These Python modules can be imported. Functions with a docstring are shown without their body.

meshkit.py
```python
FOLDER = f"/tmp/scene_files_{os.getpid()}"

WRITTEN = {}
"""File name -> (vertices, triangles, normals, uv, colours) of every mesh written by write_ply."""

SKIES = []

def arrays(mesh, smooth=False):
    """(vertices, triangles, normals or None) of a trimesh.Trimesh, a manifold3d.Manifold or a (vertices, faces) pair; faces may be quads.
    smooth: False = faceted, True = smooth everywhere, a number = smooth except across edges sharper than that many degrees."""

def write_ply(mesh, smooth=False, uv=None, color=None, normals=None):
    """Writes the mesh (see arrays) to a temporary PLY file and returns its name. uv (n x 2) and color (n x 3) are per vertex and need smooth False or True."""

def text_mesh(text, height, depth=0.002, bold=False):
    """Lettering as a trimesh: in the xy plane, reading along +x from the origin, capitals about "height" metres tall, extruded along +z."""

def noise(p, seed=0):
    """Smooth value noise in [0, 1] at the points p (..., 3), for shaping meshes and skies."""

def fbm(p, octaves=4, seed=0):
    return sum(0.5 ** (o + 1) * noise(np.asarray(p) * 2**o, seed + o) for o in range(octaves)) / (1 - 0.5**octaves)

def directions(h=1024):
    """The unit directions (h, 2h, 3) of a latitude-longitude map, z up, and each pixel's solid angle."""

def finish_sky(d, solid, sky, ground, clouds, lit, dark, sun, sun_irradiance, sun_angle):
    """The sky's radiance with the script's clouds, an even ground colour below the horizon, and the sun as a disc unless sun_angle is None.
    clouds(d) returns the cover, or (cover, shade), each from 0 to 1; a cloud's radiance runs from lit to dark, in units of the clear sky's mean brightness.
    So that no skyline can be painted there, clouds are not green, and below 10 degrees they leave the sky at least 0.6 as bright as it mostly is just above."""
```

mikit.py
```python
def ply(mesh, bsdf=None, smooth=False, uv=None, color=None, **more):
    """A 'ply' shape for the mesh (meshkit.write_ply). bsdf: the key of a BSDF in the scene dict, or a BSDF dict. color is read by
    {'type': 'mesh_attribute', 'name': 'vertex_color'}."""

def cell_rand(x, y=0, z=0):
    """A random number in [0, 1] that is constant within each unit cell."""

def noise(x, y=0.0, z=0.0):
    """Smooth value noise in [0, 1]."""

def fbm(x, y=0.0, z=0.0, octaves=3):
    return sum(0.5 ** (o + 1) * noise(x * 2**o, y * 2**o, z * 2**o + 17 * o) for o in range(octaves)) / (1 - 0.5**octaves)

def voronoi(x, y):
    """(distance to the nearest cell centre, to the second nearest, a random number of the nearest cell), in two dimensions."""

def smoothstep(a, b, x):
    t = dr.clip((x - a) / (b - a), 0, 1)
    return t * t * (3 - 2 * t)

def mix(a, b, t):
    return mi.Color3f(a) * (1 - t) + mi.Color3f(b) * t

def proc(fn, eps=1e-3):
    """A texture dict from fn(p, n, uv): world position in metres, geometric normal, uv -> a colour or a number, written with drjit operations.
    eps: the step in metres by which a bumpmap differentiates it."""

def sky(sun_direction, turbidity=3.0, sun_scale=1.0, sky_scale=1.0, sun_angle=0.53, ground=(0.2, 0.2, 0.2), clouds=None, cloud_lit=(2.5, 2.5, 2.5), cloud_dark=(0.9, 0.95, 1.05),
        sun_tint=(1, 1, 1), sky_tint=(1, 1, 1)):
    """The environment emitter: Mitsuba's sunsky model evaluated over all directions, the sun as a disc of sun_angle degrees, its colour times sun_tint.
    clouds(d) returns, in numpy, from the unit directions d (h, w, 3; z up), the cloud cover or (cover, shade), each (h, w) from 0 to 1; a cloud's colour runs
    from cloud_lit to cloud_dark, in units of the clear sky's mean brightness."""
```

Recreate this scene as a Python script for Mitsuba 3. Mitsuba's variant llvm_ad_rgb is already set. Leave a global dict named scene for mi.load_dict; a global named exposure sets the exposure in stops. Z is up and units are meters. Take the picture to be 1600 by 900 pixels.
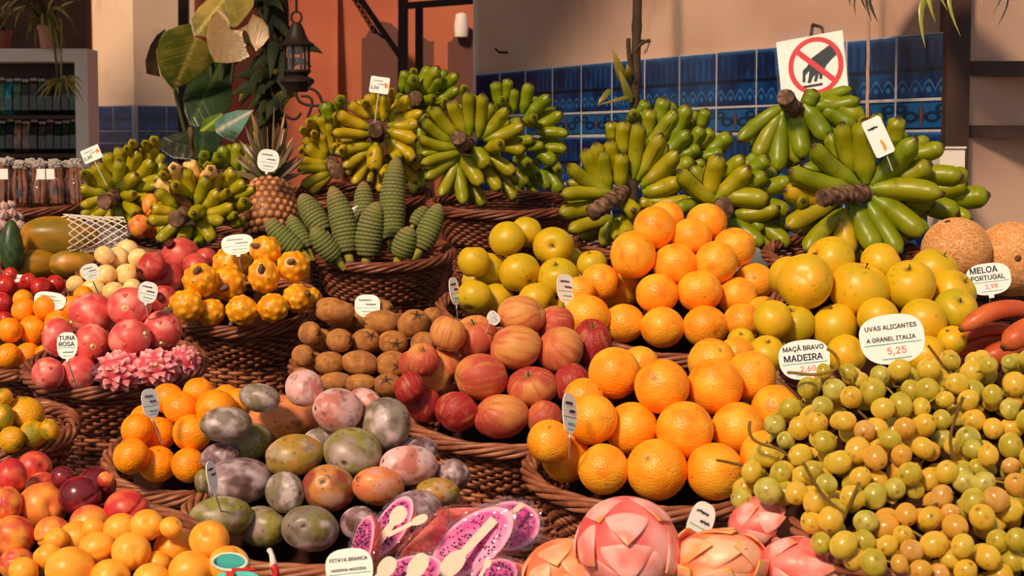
import math, random
import numpy as np, trimesh, mitsuba as mi, mikit, meshkit, drjit as dr
from shapely.geometry import Polygon, Point, box as sbox
from shapely import affinity
from scipy.spatial import cKDTree

T4 = mi.ScalarTransform4f
scene, labels = {'type': 'scene'}, {}

# ------------------------------------------------------------------ camera, sky, exposure
F = 2740.0                                   # focal length in pixels of the 1600 x 900 frame
EYE = np.array([0.0, 0.0, 1.55])
PITCH = math.atan(215.0 / F)
FW = np.array([0, math.cos(PITCH), -math.sin(PITCH)])
RT = np.array([1.0, 0, 0])
UP = np.array([0, math.sin(PITCH), math.cos(PITCH)])
exposure = 1.88
scene['camera'] = {'type': 'thinlens', 'fov': 2 * math.degrees(math.atan(800 / F)), 'fov_axis': 'x', 'near_clip': 0.05, 'far_clip': 200.0,
                   'aperture_radius': 0.0018, 'focus_distance': 2.75,
                   'to_world': T4().look_at(origin=EYE.tolist(), target=(EYE + FW).tolist(), up=[0, 0, 1])}
SUN = (-0.42, -0.80, 0.72)
scene['sky'] = mikit.sky(SUN, turbidity=4.0, sun_scale=0.75, sky_scale=0.85, sun_angle=9.0, ground=(0.22, 0.18, 0.15),
                         clouds=lambda d: (np.full(d.shape[:2], 0.6), 0.35 + 0.0 * d[..., 0]), cloud_lit=(1.5, 1.42, 1.32), cloud_dark=(0.9, 0.88, 0.86), sun_tint=(1.0, 0.92, 0.83), sky_tint=(1.0, 0.96, 0.92))


def P(px, py, d):
    """The point at distance d along the lens axis that shows at pixel px, py."""
    return EYE + d * (FW + (px - 800) / F * RT - (py - 450) / F * UP)


def lin(*c):
    c = np.array(c, float) / 255.0
    return np.where(c <= 0.04045, c / 12.92, ((c + 0.055) / 1.055) ** 2.4)


def L(*c):
    return [float(x) for x in lin(*c)]


# ------------------------------------------------------------------ helpers
_used = {}


def numbered(name):
    n = _used.get(name, -1) + 1
    _used[name] = n
    return name if n == 0 else f'{name}_{n:03d}'


def add(name, shape, parent=None, label=None, cat=None, group=None, kind=None, at=None):
    key = numbered((parent + '__' if parent else '') + name)
    scene[key] = shape if at is None else {**shape, 'to_world': T4(np.asarray(at, float))}
    say(key, label, cat, group, kind)
    return key


def say(key, label=None, cat=None, group=None, kind=None):
    d = {k: v for k, v in (('label', label), ('category', cat), ('group', group), ('kind', kind)) if v}
    if d:
        labels[key] = d
    return key


def thing(name, label, cat, group=None, kind=None):
    return say(numbered(name), label, cat, group, kind)


def M(x, y, z, o):
    m = np.eye(4)
    m[:3, 0], m[:3, 1], m[:3, 2], m[:3, 3] = x, y, z, o
    return m


def unit(v):
    v = np.asarray(v, float)
    return v / np.linalg.norm(v)


def rotmat(rng):
    q = rng.normal(size=4)
    q /= np.linalg.norm(q)
    w, x, y, z = q
    return np.array([[1 - 2 * (y * y + z * z), 2 * (x * y - z * w), 2 * (x * z + y * w)], [2 * (x * y + z * w), 1 - 2 * (x * x + z * z), 2 * (y * z - x * w)], [2 * (x * z - y * w), 2 * (y * z + x * w), 1 - 2 * (x * x + y * y)]])


def toward(z):
    """A rotation that carries +z onto the direction z."""
    z = unit(z)
    x = unit(np.cross([0.1, 0.3, 1.0] if abs(z[2]) < 0.9 else [1.0, 0.2, 0], z))
    return np.stack([x, np.cross(z, x), z], 1)


def box(lo, hi):
    lo, hi = np.minimum(lo, hi), np.maximum(lo, hi)
    b = trimesh.creation.box(extents=hi - lo)
    b.apply_translation((lo + hi) / 2)
    return b


def bar(p, q, w, h=None):
    """A square bar from p to q."""
    p, q = np.asarray(p, float), np.asarray(q, float)
    b = trimesh.creation.box(extents=[w, h or w, np.linalg.norm(q - p)])
    z = unit(q - p)
    x = np.cross([0, 1, 0], z) if abs(z[1]) < 0.95 else np.cross([0, 0, 1], z)
    x = unit(x)
    b.apply_transform(M(x, np.cross(z, x), z, (p + q) / 2))
    return b


def tube(pts, rad, sides=6, closed=False):
    p = np.asarray(pts, float)
    n = len(p)
    rad = np.broadcast_to(np.asarray(rad, float), (n,))
    t = (np.roll(p, -1, 0) - np.roll(p, 1, 0)) if closed else np.gradient(p, axis=0)
    t /= np.linalg.norm(t, axis=1, keepdims=True) + 1e-12
    a = np.zeros_like(p)
    ref = np.array([0, 0, 1.0]) if abs(t[0, 2]) < 0.9 else np.array([1.0, 0, 0])
    v = unit(np.cross(t[0], ref))
    for i in range(n):
        v = v - t[i] * (v @ t[i])
        v = v / np.linalg.norm(v)
        a[i] = v
    b = np.cross(t, a)
    an = np.arange(sides) * 2 * np.pi / sides
    V = (p[:, None] + rad[:, None, None] * (np.cos(an)[None, :, None] * a[:, None] + np.sin(an)[None, :, None] * b[:, None])).reshape(-1, 3)
    i, j = np.meshgrid(np.arange(n if closed else n - 1), np.arange(sides), indexing='ij')
    i2 = (i + 1) % n
    q = np.stack([i * sides + j, i * sides + (j + 1) % sides, i2 * sides + (j + 1) % sides, i2 * sides + j], -1).reshape(-1, 4)
    f = np.vstack([q[:, [0, 1, 2]], q[:, [0, 2, 3]]])
    if not closed:
        V = np.vstack([V, p[:1], p[-1:]])
        k = np.arange(sides)
        f = np.vstack([f, np.stack([np.full(sides, n * sides), (k + 1) % sides, k], 1), np.stack([np.full(sides, n * sides + 1), (n - 1) * sides + k, (n - 1) * sides + (k + 1) % sides], 1)])
    return trimesh.Trimesh(V, f, process=False)


def cat(ms):
    return trimesh.util.concatenate(ms)


def lathe(profile, n=28):
    return trimesh.creation.revolve(np.asarray(profile, float), sections=n)


def spline(pts, n):
    pts = np.asarray(pts, float)
    from scipy.interpolate import CubicSpline
    s = np.r_[0, np.cumsum(np.linalg.norm(np.diff(pts, axis=0), axis=1))]
    if len(pts) == 2:
        return pts[0] + (pts[1] - pts[0]) * np.linspace(0, 1, n)[:, None]
    return CubicSpline(s, pts)(np.linspace(0, s[-1], n))


ICO = {}


def ico(k):
    if k not in ICO:
        m = trimesh.creation.icosphere(subdivisions=k)
        ICO[k] = (np.array(m.vertices), np.array(m.faces))
    return ICO[k][0].copy(), ICO[k][1]


def nz(v, f, seed, o=3):
    return meshkit.fbm(v * f + 50.0 + seed * 7.31, o, seed)


def mixc(a, b, t):
    t = np.clip(t, 0, 1)[..., None]
    return a * (1 - t) + b * t


def sst(a, b, x):
    t = np.clip((x - a) / (b - a), 0, 1)
    return t * t * (3 - 2 * t)


# ------------------------------------------------------------------ materials
VC = {'type': 'mesh_attribute', 'name': 'vertex_color'}


def mat(key, **k):
    k.setdefault('base_color', VC)
    scene[key] = {'type': 'twosided', 'b': {'type': 'principled', **k}}


def rgb(*c):
    return {'type': 'rgb', 'value': L(*c)}


mat('m_satin', roughness=0.38, specular=0.45)
mat('m_gloss', roughness=0.22, specular=0.5, clearcoat=0.25, clearcoat_gloss=0.9)
mat('m_matte', roughness=0.75, specular=0.25)
mat('m_wicker', roughness=0.42, specular=0.45)
mat('m_soft', roughness=0.52, specular=0.35)
mat('m_leaf', roughness=0.33, specular=0.5)
mat('m_dark_iron', base_color=rgb(38, 26, 22), roughness=0.55, specular=0.4)
mat('m_dark_wood', base_color=rgb(58, 32, 26), roughness=0.6)
mat('m_card', base_color=rgb(246, 243, 240), roughness=0.45)
mat('m_ink', base_color=rgb(28, 28, 48), roughness=0.6)
mat('m_ink_red', base_color=rgb(225, 80, 62), roughness=0.6)
mat('m_ink_green', base_color=rgb(92, 160, 145), roughness=0.6)
mat('m_white_paint', base_color=rgb(226, 214, 206), roughness=0.5)
mat('m_spoon', base_color=rgb(248, 226, 205), roughness=0.5)
mat('m_red', base_color=rgb(214, 44, 40), roughness=0.45)
mat('m_black', base_color=rgb(22, 22, 22), roughness=0.5)
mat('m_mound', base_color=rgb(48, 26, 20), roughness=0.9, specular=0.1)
mat('m_stand', base_color=rgb(60, 36, 26), roughness=0.7)
scene['m_orange'] = {'type': 'twosided', 'b': {'type': 'bumpmap', 'scale': 0.0007, 't': mikit.proc(lambda p, n, uv: mikit.noise(p.x * 420, p.y * 420, p.z * 420), eps=6e-4),
                                                'b': {'type': 'principled', 'base_color': VC, 'roughness': 0.4, 'specular': 0.45}}}


def plaster(a, b, dirt):
    a, b, dirt = (mi.Color3f(*L(*c)) for c in (a, b, dirt))

    def fn(p, n, uv):
        t = mikit.fbm(p.x * 2.3, p.y * 2.3, p.z * 2.3, octaves=3)
        s = mikit.smoothstep(0.62, 0.8, mikit.fbm(p.x * 9 + 5, p.y * 9, p.z * 5, octaves=3))
        return mikit.mix(mikit.mix(a, b, mikit.smoothstep(0.3, 0.7, t)), dirt, s * 0.35)
    return fn


mat('m_plaster_pink', base_color=mikit.proc(plaster((208, 172, 152), (190, 150, 132), (156, 112, 98))), roughness=0.85, specular=0.2)
mat('m_plaster_cream', base_color=mikit.proc(plaster((232, 202, 176), (222, 190, 164), (190, 155, 130))), roughness=0.85, specular=0.2)
mat('m_terracotta', base_color=mikit.proc(plaster((182, 102, 76), (172, 92, 68), (142, 76, 58))), roughness=0.85, specular=0.2)


def tile_big(p, n, uv):
    """Blue glazed tile: drip moulding above, scrolled band below."""
    x, y = uv.x, uv.y
    deep, mid, pale = mi.Color3f(*L(8, 24, 70)), mi.Color3f(*L(12, 58, 118)), mi.Color3f(*L(70, 108, 156))
    c = mikit.mix(deep, mid, mikit.smoothstep(0.25, 0.75, mikit.fbm(p.x * 18, p.y * 18, p.z * 18, octaves=2)))
    k = x * 6
    u = k - dr.floor(k) - 0.5
    drip = mikit.smoothstep(0.3, 0.18, dr.abs(u)) * mikit.smoothstep(0.5, 0.62, y + 0.1 * dr.cos(u * 6.28)) * mikit.smoothstep(0.93, 0.86, y)
    c = mikit.mix(c, deep * 0.6, drip * 0.75)
    c = mikit.mix(c, pale, mikit.smoothstep(0.93, 0.97, y) * 0.4)
    c = mikit.mix(c, deep * 0.25, mikit.smoothstep(0.05, 0.02, dr.abs(y - 0.45)))
    a = dr.abs(dr.sin(x * 12.566)) * 0.16 + 0.12
    scroll = mikit.smoothstep(0.035, 0.015, dr.abs(y - a)) + mikit.smoothstep(0.06, 0.03, dr.sqrt(dr.square(dr.abs(x * 4 - dr.floor(x * 4) - 0.5) * 0.25) + dr.square(y - 0.14)))
    return mikit.mix(c, mi.Color3f(*L(60, 120, 180)), dr.minimum(scroll, 1) * 0.5)


def tile_flower(p, n, uv):
    """Lighter blue border tile with a dark fleur and scrolls."""
    x, y = uv.x * 2 - 1, uv.y * 2 - 1
    base, deep, brown = mi.Color3f(*L(22, 86, 146)), mi.Color3f(*L(8, 14, 42)), mi.Color3f(*L(96, 58, 52))
    ax = dr.abs(x)
    c = mikit.mix(base, base * 0.6, mikit.fbm(p.x * 25, p.y * 25, p.z * 25, octaves=2))
    stem = mikit.smoothstep(0.24, 0.14, ax * 1.6 + dr.abs(y) * 0.18)
    arc = mikit.smoothstep(0.12, 0.05, dr.abs(dr.sqrt(dr.square(ax - 0.42) + dr.square(y * 0.8 + 0.1)) - 0.24))
    arc2 = mikit.smoothstep(0.12, 0.05, dr.abs(dr.sqrt(dr.square(ax - 0.8) + dr.square(y * 0.8 - 0.35)) - 0.2))
    c = mikit.mix(c, deep, dr.minimum(arc + arc2 + mikit.smoothstep(0.82, 0.9, dr.abs(y)), 1) * 0.85)
    return mikit.mix(mikit.mix(c, deep, stem * 0.9), brown, mikit.smoothstep(0.12, 0.05, ax * 1.3 + dr.abs(y) * 0.08))


mat('m_tile', base_color=mikit.proc(tile_big), roughness=0.16, specular=0.55)
mat('m_tile_flower', base_color=mikit.proc(tile_flower), roughness=0.18, specular=0.55)
mat('m_grout', base_color=rgb(172, 168, 176), roughness=0.85)
scene['m_film'] = {'type': 'thindielectric', 'int_ior': 1.5}


def plank_fn(p, n, uv):
    g = mikit.fbm(p.x * 3, p.y * 40, p.z * 40, octaves=2)
    return mikit.mix(mi.Color3f(*L(70, 44, 32)), mi.Color3f(*L(44, 27, 20)), g)


mat('m_plank', base_color=mikit.proc(plank_fn), roughness=0.7)
mat('m_shade_brown', base_color=mikit.proc(plaster((112, 76, 62), (92, 60, 48), (60, 40, 34))), roughness=0.8)  # dark brown that holds the shade on the wall behind the shelf
mat('m_shadow_board', base_color=rgb(92, 46, 36), roughness=0.7)  # dark tone of the wall shadows that the arched boards stand for


def melon_net(p, n, uv):
    a = dr.abs(mikit.noise(p.x * 150, p.y * 150, p.z * 150) - 0.5)
    b = dr.abs(mikit.noise(p.x * 260 + 9, p.y * 260, p.z * 260) - 0.5)
    net = dr.maximum(mikit.smoothstep(0.09, 0.02, a), mikit.smoothstep(0.10, 0.02, b) * 0.8)
    c = mikit.mix(mi.Color3f(*L(206, 138, 78)), mi.Color3f(*L(186, 116, 58)), mikit.noise(p.x * 30, p.y * 30, p.z * 30))
    return mikit.mix(c, mi.Color3f(*L(222, 170, 114)), net)


mat('m_melon', base_color=mikit.proc(melon_net), roughness=0.7)
mat('m_floor', base_color=mikit.proc(plaster((120, 108, 98), (104, 92, 84), (70, 62, 56))), roughness=0.7)
mat('m_panel', base_color=mikit.proc(plaster((176, 164, 158), (160, 148, 144), (118, 108, 104))), roughness=0.6)
# ------------------------------------------------------------------ the building
def struct(name, mesh, bsdf, label=None, parent=None, smooth=False, **k):
    return add(name, mikit.ply(mesh, bsdf, smooth=smooth, **k), parent, label, None, None, None if parent else 'structure')


struct('floor', box([-9, -3, -0.1], [9, 13, 0]), 'm_floor', 'worn grey market floor under the fruit stall')
struct('added_ceiling', box([-9, 3.3, 3.7], [9, 8.2, 3.85]), 'm_dark_wood', 'unseen dark roof added over the stall to shade its back')  # unseen roof, added and sized to dim the back of the stall
struct('wall_back', box([-9, 11.3, 0], [9, 11.5, 5]), 'm_terracotta', 'terracotta orange back wall behind the hanging lantern')
WX, WK = 2.95, -0.506


def wall_pt(px, z):
    d = WX / ((px - 800) / F - WK)
    y = d * FW[1]
    return np.array([WX + WK * d, d, z])


E1, E2, E3 = unit([0.506, -1, 0]), np.array([0, 0, 1.0]), unit([-1, -0.506, 0])
wl, wr = wall_pt(747, 0), wall_pt(1492, 0)
wlen = np.linalg.norm(wr - wl)
ZT = [1.812, 1.664, 1.594, 1.448, 1.302]


def wall_box(s0, s1, z0, z1, n0, n1):
    b = box([s0, z0, n0], [s1, z1, n1])
    b.apply_transform(M(E1, E2, E3, wl))
    return b


WR = struct('wall_right', wall_box(0, wlen, 0, 3.7, -0.25, 0), 'm_plaster_pink', 'pinkish brown plaster wall above the blue tiles, behind the bananas')
struct('grout_bed', wall_box(0, wlen - 0.03, 1.2, ZT[0], 0, 0.0135), 'm_grout', None, WR)
struct('coping', wall_box(-0.012, 0, 1.2, 3.7, -0.05, 0.012), 'm_white_paint', None, WR)


def tile_mesh(w, h, t=0.011, c=0.003):
    v = np.array([[0, 0, 0], [w, 0, 0], [w, h, 0], [0, h, 0], [0, 0, t - 0.002], [w, 0, t - 0.002], [w, h, t - 0.002], [0, h, t - 0.002], [c, c, t], [w - c, c, t], [w - c, h - c, t], [c, h - c, t]], float)
    q = []
    for a, b in ((0, 4), (4, 8)):
        q += [[a + i, a + (i + 1) % 4, b + (i + 1) % 4, b + i] for i in range(4)]
    q.append([8, 9, 10, 11])
    return (v, np.array(q)), np.stack([v[:, 0] / w, v[:, 1] / h], 1)


TG = 0.006
TW = (wlen - 0.02) / round((wlen - 0.02) / 0.182)


def tile_rows(parent, frame, n, start=0.0, rows=((1, 0, 'm_tile'), (2, 1, 'm_tile_flower'), (3, 2, 'm_tile'), (4, 3, 'm_tile'))):
    rng = np.random.default_rng(5)
    for lo, hi, bs in rows:
        h = ZT[hi] - ZT[lo] - TG
        m, uv = tile_mesh(TW - TG, h)
        sh = mikit.ply(m, bs, uv=uv)
        for i in range(n):
            off = rng.normal(0, 0.0006)
            f = frame @ M([1, 0, 0], [0, 1, 0], [0, 0, 1], [start + i * TW + TG / 2, ZT[lo] + TG / 2, 0.0015 + off])
            add('tile', sh, parent, at=f)


ntile = round((wlen - 0.02) / TW)
tile_rows(WR, M(E1, E2, E3, wl + E3 * 0.003), ntile, 0.012)

# far pillar with tiles on the left
pc = P(211, 235, 10.2)
pc[2] = 0
A1, A2 = unit([1, 0.8, 0]), unit([-1, 0.9, 0])       # along the right face and along the left face, away from the near edge
pill = trimesh.creation.extrude_polygon(Polygon([(0, 0), tuple(A1[:2] * 0.40), tuple((A1 * 0.4 + A2 * 0.4)[:2]), tuple(A2[:2] * 0.40)]), 4.5, engine='earcut')
pill.apply_translation(pc)
PL = struct('pillar', pill, 'm_plaster_cream', 'cream plaster pillar with blue tiles behind the left banana bunch')
n1 = unit(np.cross(A1, E2))
n1 = n1 if n1[1] < 0 else -n1
n2 = unit(np.cross(A2, E2))
n2 = n2 if n2[1] < 0 else -n2
tile_rows(PL, M(A1, E2, n1, pc + n1 * 0.002), 2, 0.014)
tile_rows(PL, M(-A2, E2, n2, pc + A2 * 0.39 + n2 * 0.002), 2, 0.01)
for A_, n_ in ((A1, n1), (A2, n2)):
    m = box([0, 0, 0], [0.39, ZT[0] - 1.2, 0.0108])
    m.apply_transform(M(A_, E2, n_ if np.cross(A_, E2) @ n_ > 0 else n_, pc + [0, 0, 1.2]))
    m.fix_normals()
    struct('grout_bed', m, 'm_grout', None, PL)
e = bar(pc + [0, -0.004, 1.2], pc + [0, -0.004, 1.812], 0.012)
struct('corner_bead', e, 'm_grout', None, PL)

# dark timber: posts, lintel, brace
def px_bar(p, q, d, wpx, d2=None):
    return bar(P(*p, d), P(*q, d2 or d), wpx * d / F)


struct('trim_1', px_bar((287, -60), (287, 800), 9.6, 15), 'm_dark_wood', 'dark maroon post beside the cream pillar')
struct('trim_2', px_bar((630, -60), (630, 760), 8.4, 15), 'm_dark_wood', 'thicker dark timber post of the door opening')
struct('trim_3', px_bar((655, 8), (655, 760), 8.8, 12), 'm_dark_wood', 'thinner dark timber post behind the door opening')
struct('trim_4', px_bar((622, 10), (754, 0), 8.4, 10), 'm_dark_wood', 'dark lintel across the top of the door opening')
struct('trim_5', px_bar((559, -8), (628, 92), 8.4, 9), 'm_dark_wood', 'slanting dark timber brace joined to the post')
struct('trim_6', px_bar((523, -60), (523, 800), 11.15, 10), 'm_terracotta', 'slim terracotta pilaster on the back wall')
struct('added_partition', box(P(-300, 900, 7.6) * [1, 1, 0] + [0, 0.05, 0], P(146, 900, 7.6) * [1, 1, 0] + [0, 0.15, 3.7]), 'm_shade_brown', 'added dark brown panel behind the white shelf, standing in for shade on the wall')  # added sheet, dark in place of the shadow on the pillar wall

# boards in place of the arched shadows that fall on the terracotta wall
for pts, lab in (([(566, 210), (566, 62), (572, 60), (580, 44), (596, 35), (612, 38), (622, 48), (622, 210)], 'dark arched board standing in for a wall shadow, between brace and post'),
                 ([(700, 210), (700, 68), (706, 66), (714, 52), (728, 44), (742, 48), (750, 60), (750, 210)], 'dark arched board standing in for a wall shadow under the small white lamp'),
                 ([(661, 170), (661, 60), (666, 62), (670, 66), (678, 66), (678, 170)], 'narrow dark board standing in for a wall shadow beside the thinner timber post')):
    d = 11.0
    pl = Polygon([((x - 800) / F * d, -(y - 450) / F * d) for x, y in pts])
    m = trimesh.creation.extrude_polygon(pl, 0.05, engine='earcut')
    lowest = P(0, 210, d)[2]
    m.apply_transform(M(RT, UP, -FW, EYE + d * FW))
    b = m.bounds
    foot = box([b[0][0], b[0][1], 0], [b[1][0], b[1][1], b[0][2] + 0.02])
    k = thing('shadow_board', lab, 'board')
    add('panel', mikit.ply(m, 'm_shadow_board'), k)
    add('foot', mikit.ply(foot, 'm_shadow_board'), k)
# small white wall lamp shade
lp = P(721, 40, 10.9)
k = thing('wall_lamp', 'small white lamp shade on the terracotta wall above the arched shadow board', 'lamp')
m = lathe([(0.0, 0.08), (0.035, 0.07), (0.045, 0.0), (0.04, -0.07), (0.0, -0.075)], 16)
m.apply_translation(lp)
add('shade', mikit.ply(m, 'm_white_paint', smooth=40), k)
add('bracket', mikit.ply(bar(lp + [0, 0.02, 0.06], lp + [0, 0.5, 0.06], 0.015), 'm_dark_iron'), k)
# chain
k = thing('iron_chain', 'dark iron chain hanging beside the slanting brace', 'chain')
a, b = P(551, -6, 8.2), P(584, 47, 8.35)
for i in range(14):
    c = a + (b - a) * (i / 13)
    t = unit(b - a)
    s = unit(np.cross(t, FW if i % 2 else np.cross(t, FW)))
    an = np.linspace(0, 2 * np.pi, 13)[:-1]
    ring = [c + t * 0.02 * math.cos(x) + s * 0.010 * math.sin(x) for x in an]
    add('link', mikit.ply(tube(ring, 0.0035, 5, closed=True), 'm_dark_iron', smooth=True), k)
add('hook', mikit.ply(tube([b, b + (P(600, 60, 8.36) - b)], 0.006, 5), 'm_dark_iron'), k)

# door on the far right, a thick dark post, two rails
struct('trim_7', box(P(1477, 235, 3.86) * [1, 1, 0], P(1506, 235, 3.90) * [1, 1, 0] + [0, 0.03, 3.1]), 'm_dark_wood', 'dark door post at the end of the tiled wall')
DR = struct('door_1', box([P(1506, 0, 4.0)[0], 4.02, 0], [P(1506, 0, 4.0)[0] + 1.6, 4.06, 3.1]), 'm_panel', 'pale boarded door with two dark rails')
for i in range(5):
    x = P(1508, 0, 4.0)[0] + i * 0.105
    struct('board', box([x, 4.0, 0.05], [x + 0.1, 4.022, 3.0]), 'm_panel', None, DR)
for y0, y1 in ((97, 120), (196, 215)):
    a = P(1503, (y0 + y1) / 2, 3.92)
    struct('rail', box([a[0], 3.90, P(0, y1, 3.92)[2]], [a[0] + 1.5, 3.95, P(0, y0, 3.92)[2]]), 'm_dark_wood', 'dark horizontal rail', DR)

# ------------------------------------------------------------------ the stepped stand (mostly hidden under the baskets)
ST = thing('stall_stand', 'dark wooden stepped stand under the wicker baskets', 'display stand')
LOW, HIGH, YSTEP = 0.72, 0.95, 3.60
for i in range(15):
    y0 = 1.35 + i * (YSTEP - 1.35) / 15
    add('plank', mikit.ply(box([-1.6, y0, LOW - 0.03], [1.6, y0 + (YSTEP - 1.35) / 15 - 0.004, LOW]), 'm_plank'), ST)
for i in range(9):
    y0 = YSTEP + i * (5.0 - YSTEP) / 9
    add('plank', mikit.ply(box([-1.9, y0, HIGH - 0.03], [2.90 - 0.506 * (y0 + 0.168), y0 + (5.0 - YSTEP) / 9 - 0.004, HIGH]), 'm_plank'), ST)
for x in (-1.5, 0, 0.4):
    for y, z in ((1.45, LOW), (2.6, LOW), (3.6, HIGH), (4.9, HIGH)):
        add('leg', mikit.ply(box([x - 0.04, y - 0.04, 0], [x + 0.04, y + 0.04, z - 0.03]), 'm_stand'), ST)

# ------------------------------------------------------------------ wicker
WD, WM, WL_ = lin(62, 30, 22), lin(122, 66, 46), lin(192, 124, 90)


def rings(R, z, wave, k0, S, rw, rh):
    """Closed flattened rods, one per height, weaving in and out of the stakes."""
    K = len(z)
    th = np.arange(S) * 2 * np.pi / S
    V, Fc = [], []
    sec = [(-rw, 0), (0, rh), (rw, 0), (0, -rh)]
    for k in range(K):
        r = R[k] + wave * np.cos(k0 * th / 2 + np.pi * (k % 2))
        zz = z[k] + 0.0012 * np.sin(3 * th + k)
        V.append(np.stack([np.stack([(r + a) * np.cos(th), (r + a) * np.sin(th), zz + b], -1) for a, b in sec], 1).reshape(-1, 3))
    i, j = np.meshgrid(np.arange(S), np.arange(4), indexing='ij')
    q = np.stack([i * 4 + j, ((i + 1) % S) * 4 + j, ((i + 1) % S) * 4 + (j + 1) % 4, i * 4 + (j + 1) % 4], -1).reshape(-1, 4)
    q = np.vstack([q[:, [0, 1, 2]], q[:, [0, 2, 3]]])
    Fc = np.vstack([q + k * S * 4 for k in range(K)])
    return trimesh.Trimesh(np.vstack(V), Fc, process=False)


def wicker_color(v, seed, bias=0.0):
    t = nz(v, 60, seed, 2) * 0.7 + nz(v * [1, 1, 9.0], 14, seed + 3, 2) * 0.6 - 0.15 + bias
    return np.where((t < 0.5)[:, None], mixc(WD, WM, t * 2), mixc(WM, WL_, t * 2 - 1))


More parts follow.
